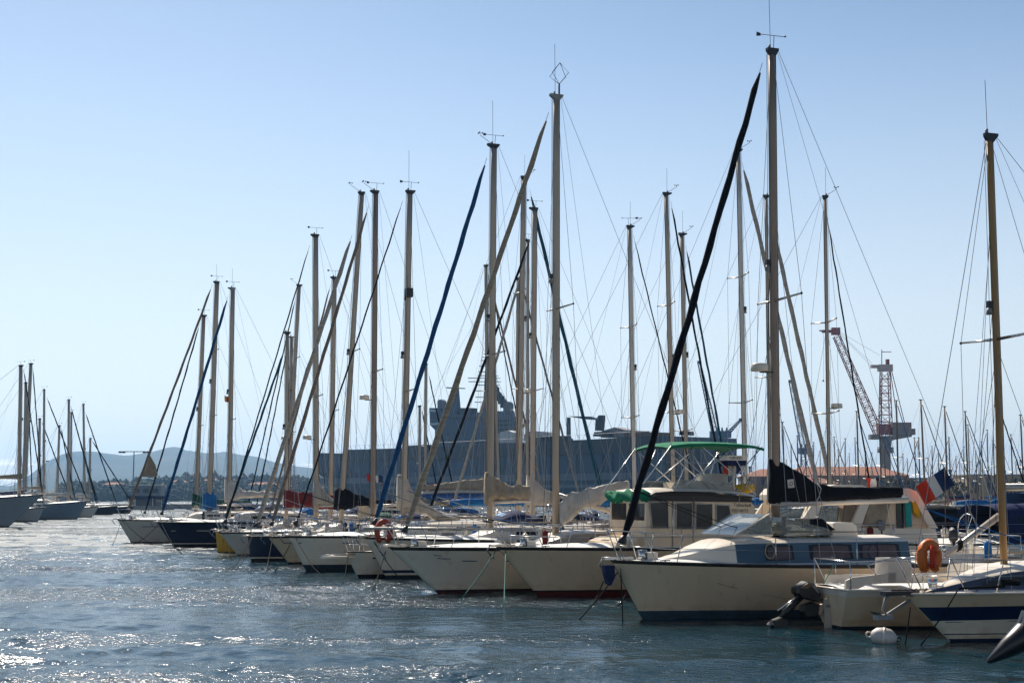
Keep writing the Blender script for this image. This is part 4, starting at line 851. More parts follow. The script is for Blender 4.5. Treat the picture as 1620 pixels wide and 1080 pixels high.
fly = MB(); fly.prism(jp([(1068, 774), (1078, 758), (1160, 762), (1180, 776)]), -1.0, -.98, glassc); fly.prism(jp([(1068, 774), (1078, 758), (1160, 762), (1180, 776)]), .98, 1.0, glassc); fly.build('flybridge_screen', j.root)
fs_ = MB(); fs_.box((J(1130, 770).x, .3, J(1130, 771).z), (1.1, 1.2, .34), white); fs_.box((J(1160, 765).x, 0, J(1160, 762).z), (.5, 1.0, .5), cwhite); fs_.build('flybridge_seat', j.root)
rdm = MB(); p = J(1168, 724); rdm.box((p.x, YN+.3, p.z), (.62, .5, .14), white); rdm.box((p.x, YN+.3, p.z-.14), (.58, .46, .14), cnavy); rdm.tube([(p.x, YN+.3, p.z-.2), (p.x, YN+.3, J(1168, 776).z)], .035, white, 6); rd_ = rdm.build('radar_box', j.root)
text('FURUNO', .10, dark, rd_, (p.x-.26, YN+.04, p.z-.035), (math.pi/2, 0, 0), 'lettering')
j.flag(J(1182, 732).x, -.9, J(1182, 731).z, -.62, .36, (fblue, fwhite, fred), .9, .05, 'ensign', 0, .03)
yc = MB(); yc.tube([(J(1168, 775).x, -.4, J(1168, 776).z), (J(1185, 775).x, -.35, J(1185, 774).z), (J(1200, 775).x, -.4, J(1200, 773).z), (J(1216, 775).x, -.4, J(1216, 771).z)], [.08, .13, .16, .10], cyel, 9); yc.build('rolled_yellow_sail', pho)
lf = MB(); lf.ball((J(1004, 858).x, -.9, j.dz(5)+.1), (.28, .2, .17), white, 10, 6); lf.build('ventilator', j.root)
T('halyard', [J(1016, 710, 0), J(1085, 766, -1.0), J(1250, 860, -1.6)], .007, ropeg, j.root, 4); T('halyard', [J(1018, 712, 0), J(1060, 775, 0), J(1130, 838, -1)], .009, ropeg, j.root, 4)
j.mooring((950, 972), frm=j.fr.hit(1008, 905, -.3)); lines(j, (797, 957), m=ropeg); j.mooring((717, 953), m=ropeg, frm=j.fr.hit(786, 868))
j.mooring((903, 981), frm=j.fr.hit(958, 912))
# I: white sloop with the second tallest mast
i_ = Boat('white sloop with blue angular emblem, tan furled headsail and wire cage at its masthead', (692, 938), (616, 866), 10.6, 3.1, 24, fm=1.25, bands=[(-.45, antir), (.05, blackp), (.10, white), ('-.07', rubber)], hull=greyw)
lgm = gel('faded blue stripe', (.06, .09, .17)); i_.stripe([(.135, -.36), (.97, -.36)], .028, lgm)
for pts in (((687.6, 878), (698.5, 878.7), (711, 888)), ((693, 882.5), (702, 883.5), (712.5, 883.5))):
    q_ = [i_.fr.hit(x, y, -.55) for x, y in pts]; i_.stripe([(max(.01, (p.x+i_.ov*(p.z/i_.fb))/(i_.L-i_.tr*p.z+i_.ov*(p.z/i_.fb))), p.z) for p in q_], .022, lgm, 'emblem')
i_.rig((879, 838), (880, 152), 13, alu, fs=(868, 178), fsm=ctan, fsw=10.5, fbase=(632, 840), spr=(.51,), gear='ant cage long', boom=(i_.fr.hit(975, 812).x, i_.fr.hit(888, 783).z, .07, i_.fr.hit(972, 812).z))
i_.cabin(3.0, 7.7, .42, .6, white, win=glass, nwin=4, sidem=tdeck); i_.rails(.6, n=5); i_.cockpit(7.8, 10); i_.clutter(seed=3); i_.cover_px([(884, 795, 838), (892, 784, 832), (905, 779, 822), (925, 775, 806), (950, 768, 797), (975, 762, 780), (993, 760, 770)], cwhite, .17, amp=.05)
# H: white hull with two blue bands
h = Boat('white sloop with blue waterline bands and bright blue furled headsail', (611, 914), (577, 850), 10.6, 3.3, 21, fm=1.22, bands=[(-.45, antib), (.10, white), (.17, dnavy), (.27, white), ('-.05', rubber)], hull=white)
h.rig((776, 832), (781, 230), 11, alu, fs=(770, 250), fsm=cdblue, fsw=9, fbase=(586, 845), spr=(.45,), gear='vane cups ant long', boom=(h.fr.hit(838, 792).x, h.fr.hit(790, 794).z, .065))
h.cabin(3.0, 7.5, .42, .6, win=glass); h.rails(.62, n=5); h.cockpit(7.6, 10); h.clutter(seed=4); h.cover_px([(768, 748, 800), (776, 744, 797), (784, 752, 793), (795, 764, 792), (810, 768, 792), (825, 768, 791), (838, 769, 790)], ctan, .2, amp=.06)
T('spinnaker_pole', [h.fr.hit(575, 835, -1.2), h.fr.hit(846, 837, -1.5)], .045, aluw, h.root, 8)
def lifebuoy(b, px, py, y, rad, label=None, par=None, m=corange, thk=.10):
    c = b.fr.hit(px, py, y); mb = MB(); pts = []
    for kk in range(17):
        a = math.radians(-60+300*kk/16); pts.append((c.x+rad*.72*math.cos(a+math.pi/2+math.radians(-90)), c.y, c.z+rad*math.sin(a+math.radians(0))))
    pts = [(c.x+rad*.70*math.sin(a), c.y, c.z-.05+rad*(-math.cos(a))*(1.15 if math.cos(a) > 0 else 1)) for a in [math.radians(25+310*kk/18) for kk in range(19)]]
    mb.tube(pts, [thk*.7]+[thk]*17+[thk*.7], m, 8); return mb.build('horseshoe_lifebuoy', par or b.root)
lifebuoy(h, 607, 838, -.5, .33, m=mat('faded red orange vinyl', (.42, .06, .02), .6))
h.flag(h.fr.hit(498, 752, 0).x+1, 0, h.fr.hit(600, 752, 0).z, .01, .01) if 0 else None
lines(h, (722, 949), (645, 912)) if 0 else None
h.mooring((575, 943), frm=h.fr.hit(611, 869)); h.mooring((640, 918))
# G: small white boat
g_ = Boat('small white boat with bow platform squeezed beside the blue banded sloop', (566, 913), (547, 873), 5.6, 1.7, 35, fm=.85, bands=[(-.45, blackp), (.10, white)], hull=white, cat='motorboat', name='motorboat', plan=.4)
g_.rails(.5, n=2); bp_ = MB(); bp_.box((-.75, 0, .70), (1.2, .34, .07), white); bp_.tube([(-1.4, -.16, .76), (-.2, -.2, .80)], .02, steel, 5); bp_.tube([(-1.4, .16, .76), (-.2, .2, .80)], .02, steel, 5); bp_.build('bow_platform', g_.root); g_.stripe([(.12, -.2), (.7, -.18)], .05, dnavy); g_.cabin(1.6, 3.6, .45, .6); lines(g_, (541, 924))
# F: large white
f_ = Boat('white sloop with navy waterline band and radar box halfway up its mast', (484, 903), (456, 848), 10.8, 3.5, 20, fm=1.28, bands=[(-.45, antib), (.24, white), ('-.06', rubber)], hull=white)
f_.stripe([(.02, -.24), (.95, -.22)], .035, lgm); f_.rig((638, 840), (648, 303), 10, alu, fs=(637, 318), fsm=rope, fsw=3, fbase=(462, 835), spr=(.40,), gear='vane ant long', boom=(f_.fr.hit(725, 825).x, f_.fr.hit(650, 805).z, .07, f_.fr.hit(722, 822).z), furl=True)
rb = MB(); p = f_.fr.hit(647, 463, -.1); rb.box((p.x, -.1, p.z), (.26, .3, .34), dark); rb.tube([(p.x-.1, 0, p.z-.3), (p.x-.1, 0, p.z+.1)], .05, dark, 5); rb.build('radar_reflector', f_.mast)
f_.cabin(3.0, 7.6, .45, .62, win=glass, nwin=4); f_.rails(.6, n=5); f_.cockpit(7.7, 10.2); f_.clutter(seed=5); f_.hood(7.8, .9, .55, cnavy)
f_.cover_px([(629, 752, 805), (637, 750, 807), (645, 755, 807), (652, 775, 810), (662, 788, 812), (680, 801, 818), (700, 813, 825), (722, 824, 830)], cbeige, .2, amp=.05)
lines(f_, (529, 922), (432, 904))
# E
e_ = Boat('beige hulled sloop with brownish furled headsail and dark plain mast', (457, 891), (424, 849), 9.4, 2.8, 20, fm=1.15, bands=[(-.45, blackp), (.06, beige), ('-.05', rubber)], hull=beige)
e_.stripe([(.04, -.25), (.4, -.24)], .03, lgm); e_.rig((590, 800), (594, 303), 9, alub, fs=(583, 326), fsm=cbrown, fsw=6.5, fbase=(424, 838), spr=(.46,), gear='vane cups', boom=(e_.fr.hit(640, 800).x, e_.fr.hit(600, 800).z, .06))
e_.cabin(2.6, 6.6, .4, .6); e_.rails(.58, n=4); e_.cockpit(6.7, 9); e_.clutter(seed=6); lines(e_, (415, 911), (417, 905))
e_.flag(e_.fr.hit(600, 745).x, 0, e_.fr.hit(600, 753, 0).z, -.75, .30, (fblue, fwhite, fred), 1.4, .1)
# D
d_ = Boat('navy hulled sloop with plumb bow, white boot stripe and leaning mast', (397, 888), (392, 849), 9.6, 2.7, 20, fm=1.15, bands=[(-.45, blackp), (.14, white), (.19, navy), ('-.05', rubber)], hull=navy)
d_.rig((541, 800), (572, 305), 8.5, alu, fs=(557, 372), fsm=cbeige, fsw=8, fbase=(400, 840), spr=(.52,), gear='cups', boom=(d_.fr.hit(632, 800).x, d_.fr.hit(560, 800).z, .06))
d_.cabin(2.6, 6.6, .42, .6, win=glass); d_.rails(.58, n=4); d_.cockpit(6.7, 9.1); d_.clutter(seed=7); d_.cover_px([(529, 776, 806), (537, 770, 808), (545, 771, 808), (556, 778, 804), (575, 785, 801), (600, 791, 801), (630, 796, 804)], cblack, .2, amp=.04)
lines(d_, (370, 903), (351, 906))
# C
c2_ = Boat('grey white sloop with raked bow overlapping the yellow hull', (376, 878), (346, 842), 9.6, 2.9, 20, fm=1.1, bands=[(-.45, blackp), (.05, greyw), ('-.05', rubber)], hull=greyw)
c2_.rig((500, 810), (499, 372), 9, alu, fs=(490, 388), fsm=rope, fsw=2.6, fbase=(352, 830), spr=(.44,), gear='vane', boom=(c2_.fr.hit(527, 798).x+1.2, c2_.fr.hit(505, 800).z, .06))
c2_.cabin(2.7, 6.6, .42, .6); c2_.rails(.58, n=4); c2_.cockpit(6.7, 9); c2_.clutter(seed=8); c2_.cover_px([(496, 757, 800), (503, 755, 800), (510, 770, 800), (518, 783, 799), (530, 790, 798)], cbeige, .2, amp=.05); lines(c2_, (355, 883), (376, 889))
c1_ = Boat('yellow hulled boat with plumb bow beside the navy hull', (344, 874), (341, 839), 8.2, 2.3, 20, fm=1.1, bands=[(-.45, blackp), (.04, yellow), ('-.05', rubber)], hull=yellow)
c1_.rig((453, 800), (454, 526), 6, alu, fs=(450, 553), fsm=cteal, fsw=4.2, fbase=(350, 828), spr=(.48,), gear='', boom=(c1_.fr.hit(500, 800).x, c1_.fr.hit(470, 800).z, .05))
c1_.cabin(2.4, 5.6, .4, .6); c1_.rails(.55, n=3); c1_.clutter(seed=9); c1_.cover_px([(450, 773, 801), (458, 775, 803), (475, 778, 803), (500, 779, 804), (530, 783, 806)], cred, .18, amp=.04)
# B
b_ = Boat('navy hulled sloop with white pinstripes and blue furled headsail', (275, 865), (248, 826), 10.4, 3.2, 20, fm=1.35, bands=[(-.45, blackp), (.17, white), (.22, navy), ('-.06', rubber)], hull=navy)
b_.stripe([(.04, -.46), (.96, -.42)], .035, white); b_.rig((362, 800), (368, 456), 7.5, alu, fs=(361, 468), fsm=cdblue, fsw=5.5, fbase=(252, 818), spr=(.42,), gear='vane ant', boom=(b_.fr.hit(440, 786).x, b_.fr.hit(380, 786).z, .06))
b_.cabin(2.8, 7.2, .5, .62, win=glass, nwin=3); b_.rails(.6, n=4); b_.cockpit(7.3, 9.8); b_.clutter(seed=10); b_.cover_px([(356, 757, 794), (363, 755, 793), (371, 766, 790), (385, 775, 788), (405, 777, 787), (425, 778, 785), (440, 778, 785)], cwhite, .2, amp=.05)
b_.flag(b_.fr.hit(362, 632).x, 0, b_.fr.hit(362, 628).z, -.55, .32, (fred, yellow, fred, yellow), .3, .2, 'courtesy_flag')
lines(b_, (301, 880), (205, 860))
# A
a_ = Boat('farthest sloop of the row with white hull and loose brown headsail', (207, 858), (186, 822), 11.2, 3.4, 20, fm=1.35, bands=[(-.45, antir), (.05, greyw), ('-.05', teak)], hull=greyw)
a_.stripe([(.1, -.4), (.6, -.38)], .035, lgm); a_.rig((331, 800), (343, 446), 8, alu, fs=(336, 450), fsm=cbrown, fsw=4.5, fbase=(197, 815), spr=(.42, .7), gear='vane ant', boom=(a_.fr.hit(398, 800).x, a_.fr.hit(350, 800).z, .06))
a_.cabin(3, 7.6, .45, .6); a_.rails(.6, n=5); a_.cockpit(7.7, 10.5); a_.clutter(seed=11)
a_.cover_px([(321, 782, 804), (328, 777, 808), (335, 777, 808), (343, 786, 804)], cblue, .2, amp=.04)
P_ = [a_.fr.hit(*p) for p in ((237, 719), (246, 735), (250, 752), (240, 755), (224, 754), (232, 735))]; mb = MB(); mid = a_.fr.hit(238, 744); mid.y = .3
mb.add([tuple(p) for p in P_]+[tuple(mid)], [(q_, (q_+1) % 6, 6) for q_ in range(6)], ctan, True); mb.add([(p.x, p.y+.02, p.z) for p in P_]+[(mid.x, mid.y+.02, mid.z)], [(q_, (q_+1) % 6, 6) for q_ in range(6)], ctan, True); mb.build('loose_headsail', a_.root)
lines(a_, (176, 862), (250, 862))

# ---------------------------------------------------------------- boats placed by their mast
def by_mast(px, py, Z, bowpx, face, th=20, ov=.8):
    d = ray(px, py); X = d.x/d.y*Z; kx = ray(bowpx, 800).x/ray(bowpx, 800).y; t = R(th); sg = 1 if face > 0 else -1
    Jl = (kx*Z-X)/(sg*(math.cos(t)-kx*math.sin(t))); Jl = max(1.5, Jl)
    return Vector((X+sg*(Jl-ov)*math.cos(t), Z+sg*(Jl-ov)*math.sin(t), 0)), Jl
def sail(label, base, top, wpx, Z, bowpx, face, L=10, B=3, hull=white, fs=None, fsm=rope, fsw=2.5, m=alu, spr=(.45,), gear='vane', cov=None, covm=cnavy, fb=1.25, cabm=white, boomz=None, bands=None, group='boats on the far side of the pontoon', ov=.8, hood=None, furl=True, lo=False):
    P, Jl = by_mast(base[0], base[1], Z, bowpx, face, 20, ov)
    b = Boat(label, None, None, L, B, 20, face, P=P, fb=fb, ov=ov, bands=bands or [(-.45, antib), (.08, hull), ('-.05', rubber)], hull=hull, group=group)
    zb = b.fr.hit(base[0], 797).z if boomz is None else boomz
    zb = max(zb, fb+.85); bx = b.fr.hit(*base).x+min(3.6, L*.38)
    b.rig(base, top, wpx, m, fs=fs, fsm=fsm, fsw=fsw, spr=spr, gear=gear, boom=(bx, zb, .055), furl=furl)
    b.cabin(L*.27, L*.68, .42, .6, cabm, nwin=3); b.rails(.6, n=3 if lo else 4)
    if not lo: b.cockpit(L*.69, L*.95); b.clutter(seed=int(px_seed(base)))
    if hood: b.hood(L*.70, .9, .55, hood)
    if cov is not None:
        x0 = b.mx; b.cover([(x0-.25, zb-.1, zb+cov), (x0+.15, zb-.1, zb+cov*.9), (x0+.7, zb-.06, zb+cov*.5), (x0+1.6, zb-.05, zb+.30), (bx, zb-.05, zb+.18)], covm, .17, amp=.04, seed=base[0])
    return b
def px_seed(b): return b[0]*7+b[1]
s_ = sail
s_('sloop hidden behind the farthest sloop with green sail cover and black furled sail', (310, 800), (322, 499), 6.5, 93, 224, -1, 9.5, 2.8, fs=(316, 512), fsm=cblack, fsw=3, cov=.7, covm=cdgreen, ov=.7)
s_('sloop showing only its mast and thin brown forestay between navy and yellow hulls', (523, 800), (529, 439), 8, 77, 420, -1, 9.5, 2.7, fs=(523, 450), fsm=cbrown, fsw=3.5, cov=.5, covm=cblack)
s_('sloop with slender leaning mast and single right hand spreader behind the yellow hull', (454, 800), (473, 451), 6.5, 96, 385, -1, 10, 3, fs=(468, 470), spr=(.36, .68), gear='cups', cov=.6, covm=cwhite)
s_('small sloop with the shorter of two close pale masts behind the navy plumb bow', (456, 800), (461, 533), 5.5, 103, 400, -1, 9, 2.8, gear='', cov=.4, covm=cblue)
s_('dark blue hulled sloop with teal furled headsail running down to the right', (821, 790), (829, 280), 9.5, 71, 966, 1, 11.5, 3.5, hull=navy, fs=(838, 300), fsm=cteal, fsw=7, cov=.9, covm=cblue, spr=(.38, .66), gear='cups ant', fb=1.35)
s_('sloop with stout pale mast and black furled headsail crossing the warship', (842, 800), (846, 330), 9.5, 66, 664, -1, 12, 3.2, fs=(841, 372), fsm=cblack, fsw=5, cov=1.3, covm=cbeige, spr=(.42,), gear='vane')
s_('sloop with beige furled headsail and thin mast beside the stout pale mast', (834, 795), (835, 380), 5, 83, 706, -1, 11, 3, fs=(833, 405), fsm=cbeige, fsw=5, cov=.5, covm=cwhite)
s_('sloop with grey furled headsail ending above the navy boom cover', (818, 795), (820, 440), 6, 88, 930, 1, 10, 3, fs=(826, 452), fsm=cgrey, fsw=4, cov=.4, covm=cnavy, gear='')
s_('sloop with pale slender mast standing beside the blue banded sloop mast', (773, 795), (769, 420), 6, 92, 872, 1, 10, 3, fs=(773, 436), fsm=cbrown, fsw=4, spr=(.5,), gear='cups', cov=.4, covm=ctan)
s_('small sloop with short bare mast left of the warship island', (672, 795), (674, 576), 5, 118, 728, 1, 9, 2.8, fs=(678, 590), fsm=rope, fsw=2.5, gear='', cov=.4, covm=cbrown, lo=True)
s_('small sloop with the lowest mast in front of the warship side', (664, 795), (664, 642), 4.5, 150, 700, 1, 9, 2.8, gear='', cov=.3, covm=cblue, lo=True)
s_('white sloop with slim pale mast and navy boom cover right of the second tallest mast', (1004, 800), (996, 358), 8, 64, 1118, 1, 10.5, 3.2, fs=(1002, 372), fsm=rope, fsw=2.6, cov=.35, covm=cnavy, m=aluw, spr=(.36, .66), gear='vane cups ant', hood=cnavy)
s_('white sloop with first of two close masts left of the black headsail top', (1066, 800), (1054, 306), 8, 63, 1160, 1, 11, 3.3, fs=(1061, 318), fsm=cblack, fsw=4, cov=.4, covm=cblue, spr=(.34, .66), gear='cups ant')
s_('white sloop with shorter second mast and dark furled headsail by the green awning', (1087, 800), (1079, 370), 7.5, 69, 1168, 1, 10, 3, fs=(1085, 388), fsm=cteal, fsw=4, cov=.4, covm=cwhite, spr=(.32,), gear='cups ant')
s_('white sloop with tan sail cover behind the motorsailer awning', (1180, 800), (1168, 237), 8.5, 57, 1314, 1, 11, 3.3, fs=(1174, 257), fsm=cbeige, fsw=8.5, cov=.5, covm=ctan, spr=(.33, .66), gear='cups', m=aluw)
s_('white sloop half hidden by the tallest mast with beige furled headsail', (1219, 800), (1212, 310), 5.5, 61, 1334, 1, 10.5, 3, fs=(1215, 325), fsm=cbeige, fsw=8, cov=.4, covm=cred, gear='')
s_('white sloop with slim mast in front of the dockyard crane jib', (1313, 800), (1305, 311), 6.5, 54, 1392, 1, 10, 3, fs=(1309, 345), fsm=rope, fsw=3, cov=.3, covm=cblue, spr=(.35, .62), gear='cups ant')
s_('white sloop with a covered boom and dull mast right of the orange lifebuoy', (1580, 800), (1577, 641), 7, 100, 1640, 1, 10, 3, cov=.4, covm=cblue, gear='', lo=True)
# pontoon between the rows
def pontoon(a, b, w_):
    A, B_ = Vector((*a, 0)), Vector((*b, 0)); d = B_-A; q = MB(); q.box((0, 0, .22), (d.length, w_, .5), teak); q.box((0, -w_/2-.01, .2), (d.length, .12, .3), conc); o = q.build('pontoon'); o.location = (A+B_)/2; o.rotation_euler = (0, 0, math.atan2(d.y, d.x)); tag(o, 'long weathered timber pontoon between the two rows of boats', 'pontoon')
pontoon((22.0, 21), (-17.5, 103), 2.0)

# ---------------------------------------------------------------- right foreground
# L: small boat with outboard, stern to the left
def bow_of(wl, L, th): P = wat(*wl); t = R(th); return P+Vector((math.cos(t), math.sin(t), 0))*L
Ll = 6.6
l = Boat('small grey white sailing boat with tilted black outboard on its stern', None, None, Ll, 2.2, 12, 1, P=bow_of((1317, 992), Ll, 12), fb=.98, ov=.6, fm=.80, bands=[(-.45, antib), (.06, beige), ('-.12', greyw)], hull=beige, group='boats in the right foreground', stern=.84, tr=-.12, sterne=.85, rubm=greyw)
def Lp(px, py, y=1.0): return l.fr.hit(px, py, y)
l.cabin(1.4, 3.6, .42, .6, white)
def lpoly(pts, y0, y1, m, nm, yh=None, par=None):
    P_ = [Lp(x, y, y1 if yh is None else yh) for x, y in pts]; return MB().prism([(p.x, p.z) for p in P_], y0, y1, m).build(nm, par or l.root)
lpoly(((1338, 932), (1339, 918), (1350, 913), (1417, 905), (1417, 921), (1372, 924), (1358, 931)), .80, .88, greyw, 'cockpit_coaming'); 
xs_ = l.L-.15; MB().box((xs_-1.6, -.84, .92), (3.0, .08, .26), greyw).build('cockpit_coaming', l.root)
lpoly(((1405, 922), (1407, 883), (1440, 883), (1443, 922)), .25, .88, greyw, 'bulkhead')
pr = MB(); q0, q1 = Vector((l.L-.02, .88, .8)), Vector((l.L-.02, -.88, .8)); up = Vector((0, 0, .60)); fw_ = Vector((-1.6, .02, 0))
pr.tube([q0+fw_+up*1.05, q0+up, q1+up, q1+fw_*.3+up], .014, steel, 6)
for a in (q0, q1, q0+fw_, q1+fw_*.3): pr.tube([a, a+up], .013, steel, 6)
pr.tube([Lp(1375, 893, .85), Lp(1410, 882, .85), Lp(1500, 880, .85)], .012, steel, 5); pr.tube([Lp(1372, 893, .85), Lp(1396, 920, .85)], .014, steel, 5); pr.build('pushpit', l.root)
T('mooring_line', [q0.lerp(q1, .8), q0.lerp(q1, .55)+Vector((0, 0, .35)), q0.lerp(q1, .4)+up], .012, ropeg, l.root, 5); T('mooring_line', [q0.lerp(q1, .6), q1+up], .012, cwhite, l.root, 4)
rc_ = MB(); rc_.tube([q0.lerp(q1, .55)+Vector((-.1+.12*math.cos(a), .12*math.sin(a), .03+.004*i)) for i, a in enumerate([i*.6 for i in range(26)])], .013, cwhite, 4); rc_.build('rope_coil', l.root)
for t_ in (.45, .62): p = l.sh(t_, 1, .05, .93); MB().tube([p+Vector((-.14, 0, 0)), p+Vector((.14, 0, 0))], .02, steel, 5).build('cleat', l.root)
rdz = MB(); rdz.box((l.L+.10, 0, .1), (.16, .04, 1.0), aluw); rdz.box((l.L+.05, 0, .45), (.18, .10, .06), plast); rdz.build('rudder', l.root); T('tiller', [(l.L+.1, 0, .62), (l.L-1.0, .1, .95)], .022, teak, l.root, 6)
pb = MB(); pb.box((l.L+.03, -.45, .55), (.08, .55, .24), teak); pb.build('motor_pad', l.root)
# tilted outboard on the far half of the transom
YO = -.35
def OP(pts): return [(Lp(x, y, YO).x, Lp(x, y, YO).z) for x, y in pts]
def bev(pts, w_, m, nm, par, y=YO, k=.86):
    P_ = OP(pts); cx = sum(p[0] for p in P_)/len(P_); cz = sum(p[1] for p in P_)/len(P_); sm = [(cx+(p[0]-cx)*k, cz+(p[1]-cz)*k) for p in P_]
    mb = MB(); lay = [[(p[0], y+yy, p[1]) for p in R_] for R_, yy in ((sm, -w_), (P_, -w_*.72), (P_, w_*.72), (sm, w_))]; mb.grid(lay, m, False, True, True); return mb.build(nm, par)
om = bev(((1256, 929), (1272, 919), (1284, 922), (1294, 936), (1295, 947), (1291, 952), (1262, 943), (1256, 937)), .20, greyblack, 'outboard_motor', l.root)
bev(((1259, 929), (1272, 921), (1280, 923), (1272, 930)), .204, mat('brown outboard top', (.16, .08, .035), .4), 'cowl_panel', om, k=.95); bev(((1278, 925), (1282, 924), (1291, 936), (1288, 937)), .206, plast, 'cowl_stripe', om, k=.95)
P1, P2 = [Vector((v[0], YO, v[1])) for v in OP(((1266, 942), (1236, 977)))]; T('leg', [P1, P1.lerp(P2, .4), P1.lerp(P2, .45), P2], [.10, .075, .085, .075], greyblack, om, 8); T('steering_bracket', [P1+Vector((.0, .1, .06)), P2+Vector((.12, .1, .16))], .02, steel, om, 5)
bev(((1218, 987), (1222, 980), (1234, 975), (1243, 978), (1244, 986), (1235, 997), (1224, 998)), .10, greyblack, 'gearcase', om)
pp = MB(); pc = Vector((OP(((1219, 990),))[0][0], YO, OP(((1219, 990),))[0][1]))
for q in range(3): a = 2.09*q+.5; pp.add([pc, pc+Vector((.05, .06*math.cos(a), .06*math.sin(a))), pc+Vector((.02, .17*math.cos(a+.4), .17*math.sin(a+.4))), pc+Vector((-.03, .15*math.cos(a-.2), .15*math.sin(a-.2)))], [(0, 1, 2, 3)], plast)
pp.build('propeller', om); bev(((1268, 955), (1284, 951), (1294, 955), (1292, 974), (1272, 976), (1266, 966)), .13, greyblack, 'clamp_bracket', om); bev(((1283, 960), (1302, 954), (1303, 960), (1297, 972), (1290, 972)), .05, aluw, 'motor_bracket', om)
# M: boat entering from the right
m_ = Boat('white sailing boat with dark blue bands and golden mast entering at the right edge', (1503, 1014), (1432, 940), 10.5, 3.2, 20, fm=.98, bands=[(-.45, dnavy), (.05, white), (.13, dnavy), (.15, white), ('-.50', dnavy), ('-.24', beige)], hull=white, group='boats in the right foreground', rubm=white)
m_.stripe([(.02, -.53), (.98, -.53)], .012, dnavy)
m_.rig((1588, 880), (1565, 215), 14, goldm, fs=(1560, 225), fbase=(1440, 925), fsm=rope, fsw=2, spr=(.53,), sprl=1.35, gear='ant', furl=False, boom=(m_.fr.hit(1588, 800).x+3.6, 2.9, .07))
m_.cabin(m_.fr.hit(1478, 900, -.9).x, 7.0, .50, .66, white, win=glass, wins=[(.18, .32), (.40, .62), (.68, .92)], ramp=.34, sidem=dnavy)
m_.rails(.62, n=4); m_.cockpit(7.1, 10); m_.clutter(anchor=False, seed=20)
ba = MB(); z = m_.fb; 
ba.box((-m_.ov-.12, 0, z+.03), (.75, .2, .08), dark); ba.tube([(-m_.ov-.42, 0, z+.02), (-m_.ov-.42, 0, z-.04)], .06, steel, 8)
ba.tube([(-m_.ov-.42, 0, z+.02), (-m_.ov-.50, 0, z-.28), (-m_.ov-.42, 0, z-.36), (-m_.ov+.1, 0, z-.10)], .03, plast, 6); ba.box((-m_.ov-.50, 0, z-.40), (.34, .16, .09), plast); ba.add([(-m_.ov-.70, -.16, z-.30), (-m_.ov-.36, 0, z-.46), (-m_.ov-.70, .16, z-.30), (-m_.ov-.62, 0, z-.40)], [(0, 1, 3), (1, 2, 3), (0, 1, 2)], plast); ba.build('anchor', m_.root)
wn = MB(); wn.tube([(-.35, 0, z), (-.35, 0, z+.10), (-.35, 0, z+.16), (-.35, 0, z+.28)], [.13, .07, .08, .11], steel, 10); wn.box((-.1, 0, z+.08), (.3, .22, .14), steel); wn.build('windlass', m_.root)
ch = MB(); ch.tube([(-m_.ov-.3+.06*q, .02*math.sin(q*2), z+.085+.01*math.sin(q*3)) for q in range(16)], .018, mat('rusty chain', (.16, .10, .07), .8, .4), 5); ch.build('chain', m_.root)
lb = lifebuoy(m_, 1470, 876, -.35, .24, thk=.10); P_ = m_.fr.hit(1474, 880, -.5); MB().tube([(P_.x, P_.y, P_.z-.2), (P_.x+.02, P_.y, P_.z+.2)], .05, fred, 8).build('rescue_light', lb)
sp_b = MB(); A_ = m_.fr.hit(1496, 878, .3); B__ = m_.fr.hit(1580, 816, .3); sp_b.tube([A_, B__], [.05, .075], aluw, 8); so_ = sp_b.build('stowed_spar', m_.root)
rr_ = MB(); 
for q in range(4): c = A_.lerp(B__, .22+.022*q); rr_.tube([c+Vector((.03*math.cos(a), .09*math.cos(a), .09*math.sin(a))) for a in [2*math.pi*s/8 for s in range(9)]], .014, rope, 4)
rr_.build('lashing', so_)
m_.mooring((1447, 1020), frm=m_.fr.hit(1517, 930, -.6), r=.014); m_.mooring((1430, 1018), frm=m_.fr.hit(1440, 960)); T('mooring_line', [m_.fr.hit(1517, 930, -1.0), m_.fr.hit(1590, 927, -1.3)], .02, rope, m_.root, 5)
wc = MB(); p0 = m_.fr.hit(1600, 925, -1.1); wc.tube([(p0.x+.12*math.cos(q*.9)*1.6, p0.y+.1*math.sin(q*.9), p0.z+.005*q) for q in range(18)], .02, rope, 5); wc.build('rope_coil', m_.root)
# bottom right dark motor of the next boat
P = wat(1600, 1068); t = thing('tilted_outboard_motor', 'glossy black tilted motor poking into the bottom right corner', 'outboard motor', P)
fr2 = Fr(P, 0); A_ = fr2.hit(1562, 1047); B__ = fr2.hit(1626, 1002); mb = MB(); d = B__-A_; mb.tube([A_, A_+d*.06, A_+d*.5, A_+d*.95, A_+d*1.1], [.02, .05, .15, .22, .18], greyblack, 14); mb.build('gearcase', t)
mb = MB(); q_ = fr2.hit(1618, 1000); mb.box(q_+Vector((.2, 0, .05)), (.5, .3, .4), greyblack, tilt=.4); mb.tube([q_, q_+Vector((.5, 0, .7))], [.12, .2], greyblack, 8); mb.build('leg', t)
